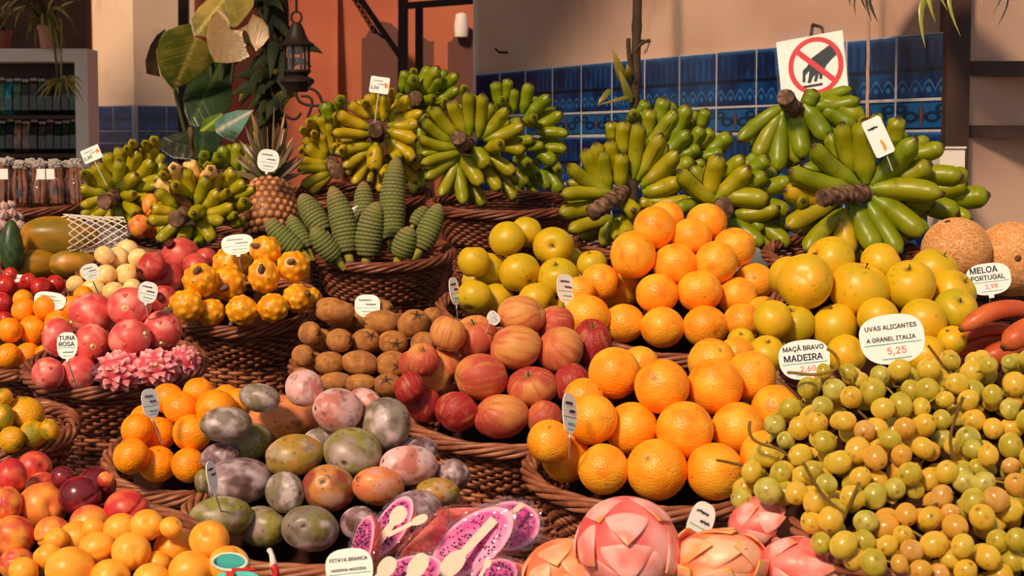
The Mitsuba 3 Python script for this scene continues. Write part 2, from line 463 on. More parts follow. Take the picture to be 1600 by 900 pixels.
def basket(label, px, py, d, hw, hh, bias=0.0, column=True, detail=1, sag=0.05, strands=6, tray=0.075, colr=0.74):
    c = P(px, py, d)
    R = hw * d / F
    elev = math.atan((py - 235) / F)
    tau = max(0.0, min(0.5, math.asin(min(0.95, hh / hw)) - elev))
    fr = M([1, 0, 0], [0, math.cos(tau), math.sin(tau)], [0, -math.sin(tau), math.cos(tau)], c)
    key = thing('wicker_basket', label, 'basket')
    seed = int(px + py) % 97
    S = 150 if detail else 90
    # braided rim
    th = np.arange(S) * 2 * np.pi / S
    turns = max(5, int(2 * math.pi * R / 0.26))
    rk = key + '__rim'
    for s in range(strands):
        ph = turns * th + s * 2 * np.pi / strands
        rr = 0.0088 + 0.001 * math.sin(s * 2.1)
        pts = np.stack([(R + rr * np.cos(ph)) * np.cos(th), (R + rr * np.cos(ph)) * np.sin(th), rr * 0.95 * np.sin(ph)], -1)
        m = tube(pts, 0.0045, 6, closed=True)
        m.apply_transform(fr)
        add('strand', mikit.ply(m, 'm_wicker', smooth=True, color=wicker_color(m.vertices, seed + s, bias)), rk)
    # sloping tray below the rim, then the upright stand
    nt = max(4, int(tray / 0.0075))
    zt = -0.012 - np.arange(nt) * 0.0075
    Rt = R - 0.004 - (np.arange(nt) / nt) * R * (1 - colr - 0.06)
    m = rings(Rt, zt, 0.0035, 2 * max(10, int(R * 2 * math.pi / 0.032) // 1), S if detail else 80, 0.0028, 0.0042)
    m.apply_transform(fr)
    add('tray_weave', mikit.ply(m, 'm_wicker', smooth=True, color=wicker_color(m.vertices, seed + 9, bias)), key, kind='stuff')
    base = lathe([(0, -tray + 0.02), (R * (colr + 0.02), -tray + 0.02), (R * (colr + 0.02), -tray), (0, -tray)], 40)
    base.apply_transform(fr)
    add('base', mikit.ply(base, 'm_stand'), key)
    if column:
        ctr = (fr @ [0, 0, -tray, 1])[:3]
        z0 = LOW if ctr[1] < YSTEP else HIGH
        Rc = R * colr * 0.93
        top = ctr[2] + 0.0
        nk = int((top - z0) / (0.0075 if detail else 0.011))
        zc = top - np.arange(nk) * ((top - z0 - 0.006) / (nk - 1))
        ns = max(9, int(2 * math.pi * Rc / 0.045))
        tap = 1 - 0.10 * np.arange(nk) / nk
        m = rings(Rc * tap, zc, 0.0048, 2 * ns, (ns * 8) if detail else ns * 5, 0.0026, 0.0040)
        m.apply_translation([ctr[0], ctr[1], 0])
        add('stand_weave', mikit.ply(m, 'm_wicker', smooth=True, color=wicker_color(m.vertices, seed + 19, bias + 0.12)), key, kind='stuff')
        for i in range(ns):
            a = 2 * np.pi * (i + 0.5) / ns
            p0 = np.array([ctr[0] + Rc * math.cos(a), ctr[1] + Rc * math.sin(a), top])
            p1 = np.array([ctr[0] + Rc * 0.9 * math.cos(a), ctr[1] + Rc * 0.9 * math.sin(a), z0 + 0.002])
            add('stake', mikit.ply(tube([p0, p1], 0.0045, 5), 'm_wicker', smooth=True, color=np.tile(WM, (12, 1))), key)
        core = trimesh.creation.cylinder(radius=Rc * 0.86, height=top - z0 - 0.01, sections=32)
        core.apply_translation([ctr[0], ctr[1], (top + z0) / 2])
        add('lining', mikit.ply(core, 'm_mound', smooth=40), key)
    return dict(key=key, c=c, R=R, fr=fr, d=d, tray=tray)


BK = {}
for k, a in dict(
    orange_front=('wide tilted wicker basket under the large oranges in front', 1030, 735, 2.58, 204, 64, 0.12),
    orange_back=('wicker basket under the taller oranges in front of the bananas', 1062, 488, 3.2, 158, 72, 0.10),
    guava=('wicker basket under the small yellow apples left of the oranges', 800, 482, 3.4, 112, 38, 0.0),
    golden=('wicker basket under the big yellow apples behind the grapes', 1345, 515, 2.85, 150, 78, 0.05),
    apple=('wicker basket under the red apples', 800, 642, 2.95, 166, 60, 0.14),
    kiwi=('wicker basket under the kiwis', 580, 572, 3.2, 120, 42, 0.05),
    mango=('wicker basket under the purple mangoes', 505, 805, 2.4, 212, 84, 0.14),
    mandarin=('wicker basket under the mandarins beside the mangoes', 292, 718, 2.78, 122, 58, 0.12),
    citrus=('wicker basket under the greenish citrus at the left edge', 8, 672, 2.8, 104, 40, 0.02),
    peach=('wicker basket under the peaches and yellow plums', 95, 885, 2.1, 226, 100, 0.1),
    pink=('wicker basket under the pink prickly pears', 180, 572, 3.1, 134, 40, 0.0),
    pitaya=('wicker basket under the yellow pitayas', 385, 478, 3.45, 112, 40, 0.02),
    pome=('wicker basket under the cream passion fruit and pomegranates', 220, 432, 3.74, 96, 34, -0.05),
    tomato=('wicker basket under the shiny red tomatoes', 20, 462, 3.74, 84, 30, -0.05),
    small_orange=('wicker basket under the small oranges at the left edge', 40, 548, 3.38, 100, 38, 0.02),
    papaya=('wicker basket under the papayas', 88, 412, 4.06, 90, 28, -0.1),
    cone=('wicker basket holding the green scaly cone fruits', 597, 396, 3.85, 108, 22, -0.05),
    plantain=('wicker basket under the two banana bunches by the pineapple', 300, 378, 4.12, 98, 20, -0.15),
    packets=('red brown wicker basket of dried packets at the left edge', 48, 318, 4.75, 92, 14, -0.05),
    banana_left=('wicker basket under the bright yellow green bananas', 560, 306, 4.45, 112, 16, -0.18),
    banana_mid=('wicker basket under the dark green banana bunch', 790, 320, 4.25, 118, 16, -0.12),
    banana_right=('wicker basket under the long green bananas behind the oranges', 1020, 378, 3.85, 122, 26, -0.12),
    banana_far=('wicker basket under the rightmost green bananas', 1320, 400, 3.44, 120, 30, 0.0),
    melon=('wicker basket under the netted melons', 1560, 458, 3.4, 92, 26, -0.05),
    red_banana=('wicker basket under the red bananas', 1596, 592, 2.74, 86, 32, 0.0),
    grape=('wicker basket under the pile of grapes', 1500, 830, 1.86, 246, 92, 0.1),
    dragon=('wicker basket under the big dragon fruits in front', 1062, 912, 1.95, 188, 60, 0.05),
    wrapped=('dark wicker basket under the halved dragon fruits in film', 735, 885, 2.12, 152, 52, -0.2),
).items():
    lab, px, py, d, hw, hh, bias = a
    det = 1 if k in ('orange_front', 'orange_back', 'apple', 'mango', 'mandarin', 'pink', 'pitaya', 'cone', 'citrus', 'banana_mid', 'grape') else 0
    BK[k] = basket(lab, px, py, d, hw, hh, bias, detail=det)
# ------------------------------------------------------------------ fruit shapes: unit meshes with their own colours
def ang(v, p):
    return np.arccos(np.clip(v @ unit(p), -1, 1))


FIB = {}


def fib(n):
    i = np.arange(n) + 0.5
    ph, th = np.arccos(1 - 2 * i / n), np.pi * (1 + 5 ** 0.5) * i
    return np.stack([np.cos(th) * np.sin(ph), np.sin(th) * np.sin(ph), np.cos(ph)], 1)


def spots(v, rng, n, lo, hi):
    t = np.zeros(len(v))
    for _ in range(n):
        t = np.maximum(t, sst(rng.uniform(lo, hi), 0.0, ang(v, rng.normal(size=3))))
    return t


def stem_part(r=0.05, h=0.35, z=0.55, c=(84, 62, 40)):
    p = [[0, 0, z], [0.02, 0.01, z + h * 0.5], [0.07, 0.02, z + h]]
    m = tube(spline(p, 6), [r, r * 0.8, r * 0.7, r * 0.7, r * 0.8, r * 1.2], 7)
    return ('stem', m, np.tile(lin(*c), (len(m.vertices), 1)), 'm_matte', 'brown stem')


def k_orange(seed, rng, k=3, a=(246, 146, 20), b=(250, 172, 44), deep=(232, 112, 18)):
    v, f = ico(k)
    r = 1 + 0.025 * (nz(v, 1.6, seed, 2) - 0.5) - 0.06 * np.exp(-(ang(v, [0, 0, 1]) / 0.14) ** 2)
    c = mixc(lin(*a), lin(*b), sst(0.3, 0.7, nz(v, 1.3, seed, 3)))
    c = mixc(c, lin(*deep), sst(0.5, 0.8, nz(v, 2.2, seed + 5, 3)) * 0.6)
    c = mixc(c, lin(120, 96, 34), sst(0.13, 0.04, ang(v, [0, 0, 1])))
    c = mixc(c, lin(150, 84, 28), sst(0.79, 0.86, nz(v, 8, seed + 9, 2)) * 0.5)
    return v * r[:, None], f, c, 'm_orange', []


def k_scar_orange(seed, rng):
    v, f, c, b, p = k_orange(seed, rng, 4)
    u = v / np.linalg.norm(v, axis=1, keepdims=True)
    s = sst(0.42, 0.2, ang(u, [0.1, -0.45, 0.85])) * sst(0.5, 0.62, nz(u, 6, seed, 3))
    return v, f, mixc(c, lin(92, 44, 18), s), b, p


def k_mandarin(seed, rng):
    v, f, c, b, p = k_orange(seed, rng, 3, (250, 138, 8), (253, 156, 22), (238, 112, 8))
    return v * [1, 1, 0.93], f, c, b, p


def k_citrus(seed, rng):
    v, f, c, b, p = k_orange(seed, rng, 3, (206, 150, 24), (232, 164, 24), (222, 140, 20))
    u = v / np.linalg.norm(v, axis=1, keepdims=True)
    return v * [1, 1, 0.88], f, mixc(c, lin(120, 122, 22), sst(0.42, 0.62, nz(u, 1.1, seed + 2, 2)) * 0.8), b, p


def apple_shape(v, seed, top=0.3, bot=0.14, lobes=0.02):
    th = ang(v, [0, 0, 1])
    az = np.arctan2(v[:, 1], v[:, 0])
    r = 1 - top * np.exp(-(th / 0.36) ** 2) - bot * np.exp(-((np.pi - th) / 0.35) ** 2) + 0.6 * lobes * np.cos(5 * az) * sst(1.4, 2.8, th) + 0.07 * (nz(v, 1.0, seed, 2) - 0.5)
    return v * r[:, None] * [1, 1, 0.93], th, az


def k_apple(seed, rng, red=0.36):
    v, f = ico(4)
    w, th, az = apple_shape(v, seed)
    side = v @ unit(rng.normal(size=3) * [1, 1, 0.4])
    t = sst(0.28, 0.62, 0.5 * nz(v, 1.3, seed, 2) + 0.22 * side + red * 0.6)
    c = mixc(mixc(lin(214, 154, 82), lin(208, 126, 70), nz(v, 2, seed + 1, 2)), mixc(lin(190, 86, 64), lin(156, 38, 42), sst(0.35, 0.8, red + 0.2 * side)), t)
    st = meshkit.noise(np.stack([np.cos(az) * 11, np.sin(az) * 11, th * 1.2], 1) + 40 + seed, seed)
    c = mixc(c, lin(184, 66, 54), sst(0.5, 0.8, st) * 0.55)
    c = mixc(c, lin(222, 160, 96), sst(0.4, 0.15, st) * 0.35)
    c = mixc(c, lin(224, 160, 110), sst(0.78, 0.9, nz(v, 19, seed + 4, 1)) * 0.25)
    c = mixc(c, lin(128, 108, 50), sst(0.34, 0.1, th) * 0.85)
    return w, f, c, 'm_soft', [stem_part(0.035, 0.32, 0.6)]


def k_red_apple(seed, rng):
    return k_apple(seed, rng, 1.0)


def k_golden(seed, rng, green=0.0):
    v, f = ico(4)
    w, th, az = apple_shape(v, seed, 0.22, 0.10, 0.008)
    t = sst(0.35, 0.7, nz(v, 1.2, seed, 2) + green * 0.5)
    c = mixc(lin(224, 172, 24), lin(206, 168, 24), t)
    c = mixc(c, lin(172, 158, 22), sst(0.3, 0.7, nz(v, 1.0, seed + 3, 2)) * (0.25 + green * 0.6))
    c = mixc(c, lin(238, 164, 36), sst(0.5, 0.8, nz(v, 1.4, seed + 8, 2)) * (0.6 - 0.5 * green))
    c = mixc(c, lin(132, 84, 26), sst(0.70, 0.80, nz(v, 9, seed + 4, 2)) * 0.55 * sst(0.5, 0.6, nz(v, 1.5, seed + 6, 1)))
    c = mixc(c, lin(110, 84, 34), sst(0.26, 0.08, th) * 0.8)
    return w, f, c, 'm_satin', [stem_part(0.03, 0.26, 0.66)]


def k_green_apple(seed, rng):
    return k_golden(seed, rng, 1.0)


def k_kiwi(seed, rng):
    v, f = ico(3)
    r = 1 + 0.06 * (nz(v, 1.5, seed, 2) - 0.5) - 0.05 * np.exp(-(ang(v, [0, 0, 1]) / 0.25) ** 2)
    c = mixc(lin(182, 122, 62), lin(150, 94, 48), sst(0.3, 0.7, nz(v, 2.2, seed, 3)))
    c = mixc(c, lin(204, 146, 82), sst(0.5, 0.75, nz(v, 5, seed + 3, 2)) * 0.6)
    c = mixc(c, lin(150, 96, 74), sst(0.55, 0.7, nz(v, 1.2, seed + 7, 2)) * 0.5)
    az = np.arctan2(v[:, 1], v[:, 0])
    c = mixc(c, lin(62, 36, 24), sst(0.36, 0.16, ang(v, [0, 0, 1]) * (1 + 0.5 * np.cos(5 * az))))
    parts = []
    a = np.arange(5) * 2 * np.pi / 5
    m = cat([tube([[0, 0, 0.90], [0.07 * math.cos(x), 0.07 * math.sin(x), 0.98], [0.2 * math.cos(x), 0.2 * math.sin(x), 0.97]], [0.04, 0.03, 0.015], 5) for x in a])
    parts.append(('blossom_end', m, np.tile(lin(74, 46, 30), (len(m.vertices), 1)), 'm_matte', 'dark star shaped blossom end'))
    return v * r[:, None] * [0.86, 0.86, 1.12], f, c, 'm_matte', parts


MANGO = {'g': ((118, 112, 62), (146, 136, 62), (150, 128, 116)), 'p': ((118, 88, 92), (166, 134, 142), (96, 66, 62)), 'k': ((218, 160, 156), (226, 176, 172), (190, 112, 100)),
         'o': ((226, 140, 72), (214, 120, 82), (170, 120, 52)), 'r': ((150, 66, 52), (140, 116, 62), (196, 130, 70)), 'y': ((176, 136, 46), (150, 124, 50), (190, 128, 70)),
         'x': ((116, 104, 92), (140, 124, 110), (128, 118, 70))}


def k_mango(seed, rng, pal='g'):
    v, f = ico(4)
    a, b, d = (lin(*x) for x in MANGO[pal])
    th = ang(v, [0, 0, 1])
    r = 1 + 0.07 * (nz(v, 1.1, seed, 2) - 0.5) - 0.07 * np.exp(-(th / 0.2) ** 2) + 0.05 * np.exp(-((np.pi - th) / 0.5) ** 2)
    c = mixc(a, b, sst(0.35, 0.65, nz(v, 1.5, seed, 3)))
    c = mixc(c, d, sst(0.48, 0.66, nz(v, 1.4, seed + 3, 3)))
    c = mixc(c, lin(206, 186, 192), sst(0.50, 0.72, nz(v, 1.7, seed + 6, 3)) * (0.75 if pal in 'pkx' else 0.32))
    c = mixc(c, lin(86, 42, 40), sst(0.60, 0.72, nz(v, 2.9, seed + 11, 4)) * 0.55)
    c = mixc(c, lin(48, 32, 24), sst(0.76, 0.82, nz(v, 9, seed + 8, 2)) * 0.8)
    c = mixc(c, lin(66, 46, 30), sst(0.15, 0.06, th))
    m = tube([[0, 0, 0.9], [0.01, 0.01, 0.97], [0.02, 0.0, 1.0]], [0.055, 0.05, 0.03], 7)
    return v * r[:, None] * [0.86, 0.80, 1.12], f, c, 'm_satin', [('stem', m, np.tile(lin(70, 50, 34), (len(m.vertices), 1)), 'm_matte', 'dark stem scar')]


def k_peach(seed, rng, a=(240, 166, 60), b=(232, 120, 62), red=(196, 62, 56), amt=0.5, bs='m_satin', k=4):
    v, f = ico(k)
    th = ang(v, [0, 0, 1])
    r = 1 - 0.16 * np.exp(-(th / 0.3) ** 2) - 0.075 * np.exp(-(v[:, 0] / 0.09) ** 2) * sst(-0.2, 0.2, v[:, 1]) + 0.05 * (nz(v, 1.0, seed, 2) - 0.5)
    c = mixc(lin(*a), lin(*b), sst(0.3, 0.7, nz(v, 1.5, seed, 3)))
    c = mixc(c, lin(*red), sst(0.62 - 0.45 * amt, 0.9 - 0.45 * amt, nz(v, 1.3, seed + 4, 3)))
    c = mixc(c, lin(*red), sst(0.6, 0.75, nz(v, 14, seed + 4, 2)) * 0.25)
    return v * r[:, None] * [1, 1, 0.96], f, c, bs, []


def k_nectarine(seed, rng):
    return k_peach(seed, rng, (226, 110, 62), (220, 86, 62), (196, 46, 52), 0.75)


def k_dark_plum(seed, rng):
    return k_peach(seed, rng, (112, 26, 38), (92, 20, 34), (150, 40, 46), 0.3, 'm_gloss')


def k_plum(seed, rng):
    v, f, c, bs, p = k_peach(seed, rng, (244, 162, 42), (246, 178, 70), (244, 150, 40), 0.35, 'm_satin', 3)
    return v, f, mixc(c, lin(216, 120, 32), sst(0.72, 0.8, nz(v, 8, seed + 2, 2)) * 0.5), bs, p


def k_cream(seed, rng):
    v, f = ico(3)
    r = 1 + 0.03 * (nz(v, 1.2, seed, 2) - 0.5)
    c = mixc(lin(246, 214, 150), lin(240, 190, 118), sst(0.3, 0.7, nz(v, 1.4, seed, 2)))
    c = mixc(c, lin(176, 120, 60), sst(0.74, 0.8, nz(v, 8, seed + 2, 2)) * 0.7)
    return v * r[:, None] * [0.95, 0.95, 1.05], f, c, 'm_satin', []


def k_tomato(seed, rng):
    v, f = ico(3)
    th = ang(v, [0, 0, 1])
    r = 1 - 0.14 * np.exp(-(th / 0.3) ** 2)
    c = mixc(lin(176, 32, 30), lin(206, 58, 46), sst(0.35, 0.7, nz(v, 1.4, seed, 2)))
    return v * r[:, None] * [1, 1, 0.88], f, c, 'm_gloss', []


def k_pome(seed, rng):
    v, f = ico(4)
    fd = np.max(v @ fib(9).T, axis=1)
    r = 0.9 + 0.12 * (1 - fd) * 2.2 + 0.05 * (nz(v, 1.4, seed, 2) - 0.5)
    c = mixc(lin(206, 80, 70), lin(176, 50, 52), sst(0.3, 0.7, nz(v, 1.4, seed, 3)))
    c = mixc(c, lin(228, 128, 104), sst(0.5, 0.8, nz(v, 2.3, seed + 3, 3)) * 0.6)
    prof = [(0.0, 0.86), (0.2, 0.86), (0.17, 0.98), (0.26, 1.12), (0.21, 1.11), (0.1, 0.98), (0, 0.96)]
    m = lathe(prof, 12)
    return v * r[:, None], f, c, 'm_satin', [('crown', m, np.tile(lin(96, 34, 34), (len(m.vertices), 1)), 'm_matte', 'dark dried crown')]


def k_pitaya(seed, rng):
    v, f = ico(4)
    b = fib(34)
    b = b[np.abs(b[:, 2]) < 0.9] + rng.normal(size=(len(b[np.abs(b[:, 2]) < 0.9]), 3)) * 0.05
    b /= np.linalg.norm(b, axis=1, keepdims=True)
    a = np.arccos(np.clip(v @ b.T, -1, 1)).min(1)
    r = 0.94 + 0.085 * np.exp(-(a / 0.18) ** 2) - 0.12 * np.exp(-(ang(v, [0, 0, 1]) / 0.25) ** 2)
    c = mixc(lin(246, 180, 32), lin(234, 152, 16), sst(0.3, 0.7, nz(v, 2, seed, 3)))
    c = mixc(c, lin(206, 112, 10), sst(0.2, 0.32, a) * 0.55)
    c = mixc(c, lin(96, 62, 22), sst(0.075, 0.03, a) * sst(0.4, 0.6, nz(v, 1.7, seed + 3, 1)))
    th = ang(v, [0, 0, 1])
    c = mixc(c, lin(112, 72, 30), sst(0.3, 0.14, th))
    p = spline([[0, 0, 0.74], [0.08, 0.05, 1.0], [0.32, 0.03, 1.14]], 7)
    m = tube(p, [0.15, 0.19, 0.2, 0.17, 0.14, 0.15, 0.08], 8)
    col = mixc(lin(60, 42, 34), lin(150, 118, 96), nz(m.vertices, 9, seed, 2))
    return v * r[:, None], f, c, 'm_satin', [('flower_remnant', m, col, 'm_matte', 'dried grey brown flower end')]


def scale_leaf(base, up, length, width, lift, nu=7, nv=5, start=0.98, curl=0.0, radii=(1, 1, 1)):
    """A fleshy scale lying on the unit sphere at direction base, growing along up, its tip lifted off the surface."""
    b = unit(base)
    t = unit(up - b * (up @ b))
    s = np.cross(t, b)
    top, bot = [], []
    for i in range(nu):
        u = i / (nu - 1)
        w = width * (1 - u ** 2.0) * (0.75 + 0.25 * min(1, u * 3))
        for j in range(nv):
            q = (j / (nv - 1) * 2 - 1)
            d = unit(b * math.cos(length * u) + t * math.sin(length * u) + s * q * w)
            R = start - 0.10 * (1 - min(1.0, u / 0.3)) ** 1.5 + lift * u ** 1.6 + curl * u ** 3
            thick = 0.05 * (1 - 0.75 * u) * (1 - 0.6 * q * q)
            top.append(d * (R + thick) * radii)
            bot.append(d * (R - 0.03) * radii)
    V = np.array(top + bot)
    i, j = np.meshgrid(np.arange(nu - 1), np.arange(nv - 1), indexing='ij')
    q = np.stack([i * nv + j, (i + 1) * nv + j, (i + 1) * nv + j + 1, i * nv + j + 1], -1).reshape(-1, 4)
    n = nu * nv
    q2 = q[:, ::-1] + n
    side = []
    edge = [k for k in range(nv)] + [k * nv + nv - 1 for k in range(1, nu)] + [(nu - 1) * nv + k for k in range(nv - 2, -1, -1)] + [k * nv for k in range(nu - 2, 0, -1)]
    for a, c in zip(edge, edge[1:] + edge[:1]):
        side.append([a, c, c + n, a + n])
    Q = np.vstack([q, q2, np.array(side)])
    m = trimesh.Trimesh(V, np.vstack([Q[:, [0, 1, 2]], Q[:, [0, 2, 3]]]), process=False)
    m.fix_normals()
    u = np.tile(np.repeat(np.linspace(0, 1, nu), nv), 2)
    return m, u


def k_pink(seed, rng):
    """Small red dragon fruit with its scales trimmed short."""
    v, f = ico(4)
    r = 1 + 0.05 * (nz(v, 1.2, seed, 2) - 0.5) - 0.07 * np.exp(-(ang(v, [0, 0, 1]) / 0.16) ** 2)
    c = mixc(lin(226, 98, 92), lin(208, 70, 72), sst(0.3, 0.7, nz(v, 2.2, seed, 3)))
    c = mixc(c, lin(240, 158, 144), sst(0.45, 0.7, nz(v, 1.5, seed + 4, 3)) * 0.75)
    c = mixc(c, lin(222, 198, 130), sst(0.17, 0.10, ang(v, [0, 0, 1])))
    parts = []
    m = tube([[0, 0, 0.88], [0.02, 0, 0.96], [0.03, 0.02, 1.02]], [0.12, 0.1, 0.05], 8)
    parts.append(('navel', m, np.tile(lin(224, 206, 146), (len(m.vertices), 1)), 'm_matte', 'pale cut end'))
    for i in range(9):
        th = rng.uniform(0.5, 2.3)
        az = i * 2 * np.pi * 2 / 9 + rng.uniform(-0.4, 0.4)
        b = np.array([math.sin(th) * math.cos(az), math.sin(th) * math.sin(az), math.cos(th)])
        m, u = scale_leaf(b, np.array([0, 0, 1.0]), 0.3, 0.17, 0.05, 5, 5)
        col = mixc(lin(218, 84, 78), lin(150, 104, 50), sst(0.55, 1.0, u))
        parts.append(('scale', m, col, 'm_satin', None))
    return v * r[:, None], f, c, 'm_satin', parts


def k_rosette(seed, rng):
    v, f = ico(3)
    c = np.tile(lin(206, 74, 92), (len(v), 1))
    parts = []
    for ring, (th, n, ln) in enumerate(((0.2, 5, 0.30), (0.45, 8, 0.32), (0.75, 12, 0.34), (1.1, 14, 0.34), (1.5, 14, 0.34))):
        for i in range(n):
            az = (i + 0.5 * (ring % 2)) * 2 * np.pi / n + rng.uniform(-0.1, 0.1)
            b = np.array([math.sin(th) * math.cos(az), math.sin(th) * math.sin(az), math.cos(th)])
            m, u = scale_leaf(b, -np.array([0, 0, 1.0]) + 0.25 * rng.normal(size=3), ln, 0.24, 0.22, 5, 4, 0.9)
            col = mixc(lin(216, 92, 106), lin(246, 176, 176), sst(0.25, 0.9, u))
            parts.append(('scale', m, col, 'm_satin', None))
    m = tube([[0, 0, 0.7], [0, 0, 0.95], [0, 0.02, 1.0]], [0.16, 0.13, 0.06], 8)
    parts.append(('navel', m, np.tile(lin(232, 206, 130), (len(m.vertices), 1)), 'm_matte', 'pale yellow centre'))
    return v * 0.92, f, c, 'm_satin', parts


def k_dragon(seed, rng, body=(238, 128, 118), deep=(220, 84, 84), tip=(204, 150, 72), pale=(246, 178, 172), rings=((0.95, 4), (1.6, 5), (2.3, 5)), lift=0.13):
    v, f = ico(4)
    r = 1 + 0.05 * (nz(v, 1.3, seed, 2) - 0.5)
    c = mixc(lin(*body), lin(*deep), sst(0.35, 0.7, nz(v, 1.4, seed, 3)))
    c = mixc(c, lin(*pale), sst(0.5, 0.75, nz(v, 1.2, seed + 3, 2)) * 0.8)
    parts = []
    for k, (th, n) in enumerate(rings):
        for i in range(n):
            az = (i + 0.5 * (k % 2)) * 2 * np.pi / n + rng.uniform(-0.15, 0.15)
            b = np.array([math.sin(th) * math.cos(az), math.sin(th) * math.sin(az), math.cos(th)])
            m, u = scale_leaf(b, np.array([0, 0, 1.0]), rng.uniform(0.85, 1.1), rng.uniform(0.5, 0.66), lift * rng.uniform(0.6, 1.3), 12, 9, 0.975)
            w = nz(m.vertices, 2.2, seed + i, 2)
            col = mixc(mixc(lin(*body), lin(*pale), sst(0.3, 0.6, w)), lin(*deep), sst(0.5, 0.75, nz(m.vertices, 2.0, seed + 9 + k, 2)) * 0.5)
            col = mixc(col, lin(*tip), sst(0.8, 1.0, u) * 0.85)
            parts.append(('scale', m, col, 'm_satin', None))
    m = tube([[0, 0, 0.85], [0, 0.02, 1.05], [0.03, 0.02, 1.1]], [0.13, 0.11, 0.06], 8)
    parts.append(('navel', m, np.tile(lin(232, 214, 186), (len(m.vertices), 1)), 'm_matte', 'pale dried end'))
    return v * r[:, None], f, c, 'm_satin', parts


def k_dragon_orange(seed, rng):
    return k_dragon(seed, rng, (242, 152, 92), (232, 116, 78), (226, 176, 40), (248, 184, 150), ((0.85, 4), (1.5, 5), (2.1, 5)), 0.26)


def k_papaya(seed, rng):
    v, f = ico(4)
    t = v[:, 2]
    az = np.arctan2(v[:, 1], v[:, 0])
    w = v * (1 + 0.02 * np.cos(5 * az))[:, None]
    w[:, :2] *= (0.62 * (1 + 0.12 * t))[:, None]
    w[:, 2] -= 0.06 * np.exp(-(ang(v, [0, 0, 1]) / 0.2) ** 2)
    c = mixc(lin(196, 132, 28), lin(160, 112, 28), sst(0.3, 0.7, nz(v, 1.3, seed, 3)))
    c = mixc(c, lin(104, 98, 34), sst(0.45, 0.7, nz(v, 1.1, seed + 3, 2)) * 0.7)
    m = tube([[0, 0, 0.88], [0, 0, 0.97], [0.01, 0, 1.02]], [0.09, 0.08, 0.06], 8)
    return w, f, c, 'm_satin', [('stem', m, np.tile(lin(92, 74, 40), (len(m.vertices), 1)), 'm_matte', 'dry brown stem end')]


def k_melon(seed, rng):
    v, f = ico(5)
    n = np.abs(nz(v, 7, seed, 2) - 0.5) * 2
    n2 = np.abs(nz(v, 11, seed + 5, 2) - 0.5) * 2
    net = np.maximum(sst(0.16, 0.04, n), sst(0.14, 0.04, n2))
    r = 1 + 0.006 * net
    c = mixc(lin(212, 148, 88), lin(196, 126, 66), sst(0.3, 0.7, nz(v, 1.5, seed, 2)))
    c = mixc(c, lin(236, 188, 136), net * 0.8)
    th = ang(v, [0, 0, 1])
    c = mixc(c, lin(98, 62, 38), sst(0.13, 0.05, th))
    return v * (r - 0.03 * np.exp(-(th / 0.15) ** 2))[:, None], f, c, 'm_melon', [('navel', tube([[0, 0, 0.93], [0, 0, 0.985]], [0.12, 0.09], 12), np.tile(lin(98, 62, 38), (26, 1)), 'm_matte', 'brown stalk scar')]


def k_avocado(seed, rng):
    v, f = ico(4)
    w = v * (1 + 0.03 * (nz(v, 9, seed, 2) - 0.5))[:, None]
    w[:, :2] *= (0.55 * (1 - 0.25 * v[:, 2]))[:, None]
    c = mixc(lin(40, 62, 34), lin(62, 84, 40), sst(0.3, 0.7, nz(v, 4, seed, 3)))
    return w, f, c, 'm_satin', []


def k_garlic(seed, rng):
    v, f = ico(3)
    az = np.arctan2(v[:, 1], v[:, 0])
    r = 1 + 0.06 * np.cos(8 * az) * np.sqrt(np.maximum(0, 1 - v[:, 2] ** 2)) + 0.35 * np.exp(-(ang(v, [0, 0, 1]) / 0.25) ** 2)
    c = mixc(lin(206, 178, 172), lin(166, 116, 120), sst(0.2, 0.7, np.cos(8 * az) * 0.4 + 0.4))
    return v * r[:, None], f, c, 'm_matte', []


# ------------------------------------------------------------------ heaps of fruit
ROUND = {'orange', 'scar_orange', 'mandarin', 'peach', 'nectarine', 'dark_plum', 'plum', 'cream', 'tomato', 'pome', 'pitaya', 'citrus', 'pink', 'golden', 'green_apple'}
CACHE, BALLS = {}, []      # BALLS: (centre, radius) of every fruit placed so far
ORD = ['first', 'second', 'third', 'fourth', 'fifth', 'sixth', 'seventh', 'eighth', 'ninth', 'tenth', 'eleventh', 'twelfth', 'thirteenth', 'fourteenth']
NVAR = 7


def fruit_mesh(kind, var, **k):
    key = (kind, var, tuple(sorted(k.items())))
    if key not in CACHE:
        s = (sum(map(ord, kind)) * 13 + var * 7) % 900
        V, f, c, bs, parts = globals()['k_' + kind](s, np.random.default_rng(s), **k)
        sh = mikit.ply(trimesh.Trimesh(V, f, process=False), bs, smooth=True, color=c)
        ps = [(n, mikit.ply(m, b, smooth=True, color=cc), lab) for n, m, cc, b, lab in parts]
        CACHE[key] = (V, sh, ps)
    return CACHE[key]


def settle(px, py, rho, dmin, tight=0.95, span=0.45):
    """The least distance from the lens, from dmin on, at which a fruit of angular radius rho touches no other."""
    ds = dmin + np.arange(0, span, 0.004)
    if not BALLS:
        return dmin
    C = np.array([b[0] for b in BALLS])
    R = np.array([b[1] for b in BALLS])
    pts = np.stack([P(px, py, d) for d in ds])
    gap = np.linalg.norm(pts[:, None] - C[None], axis=2) - tight * (R[None] + (rho * ds)[:, None])
    ok = (gap > 0).all(1)
    return ds[np.argmax(ok)] if ok.any() else dmin


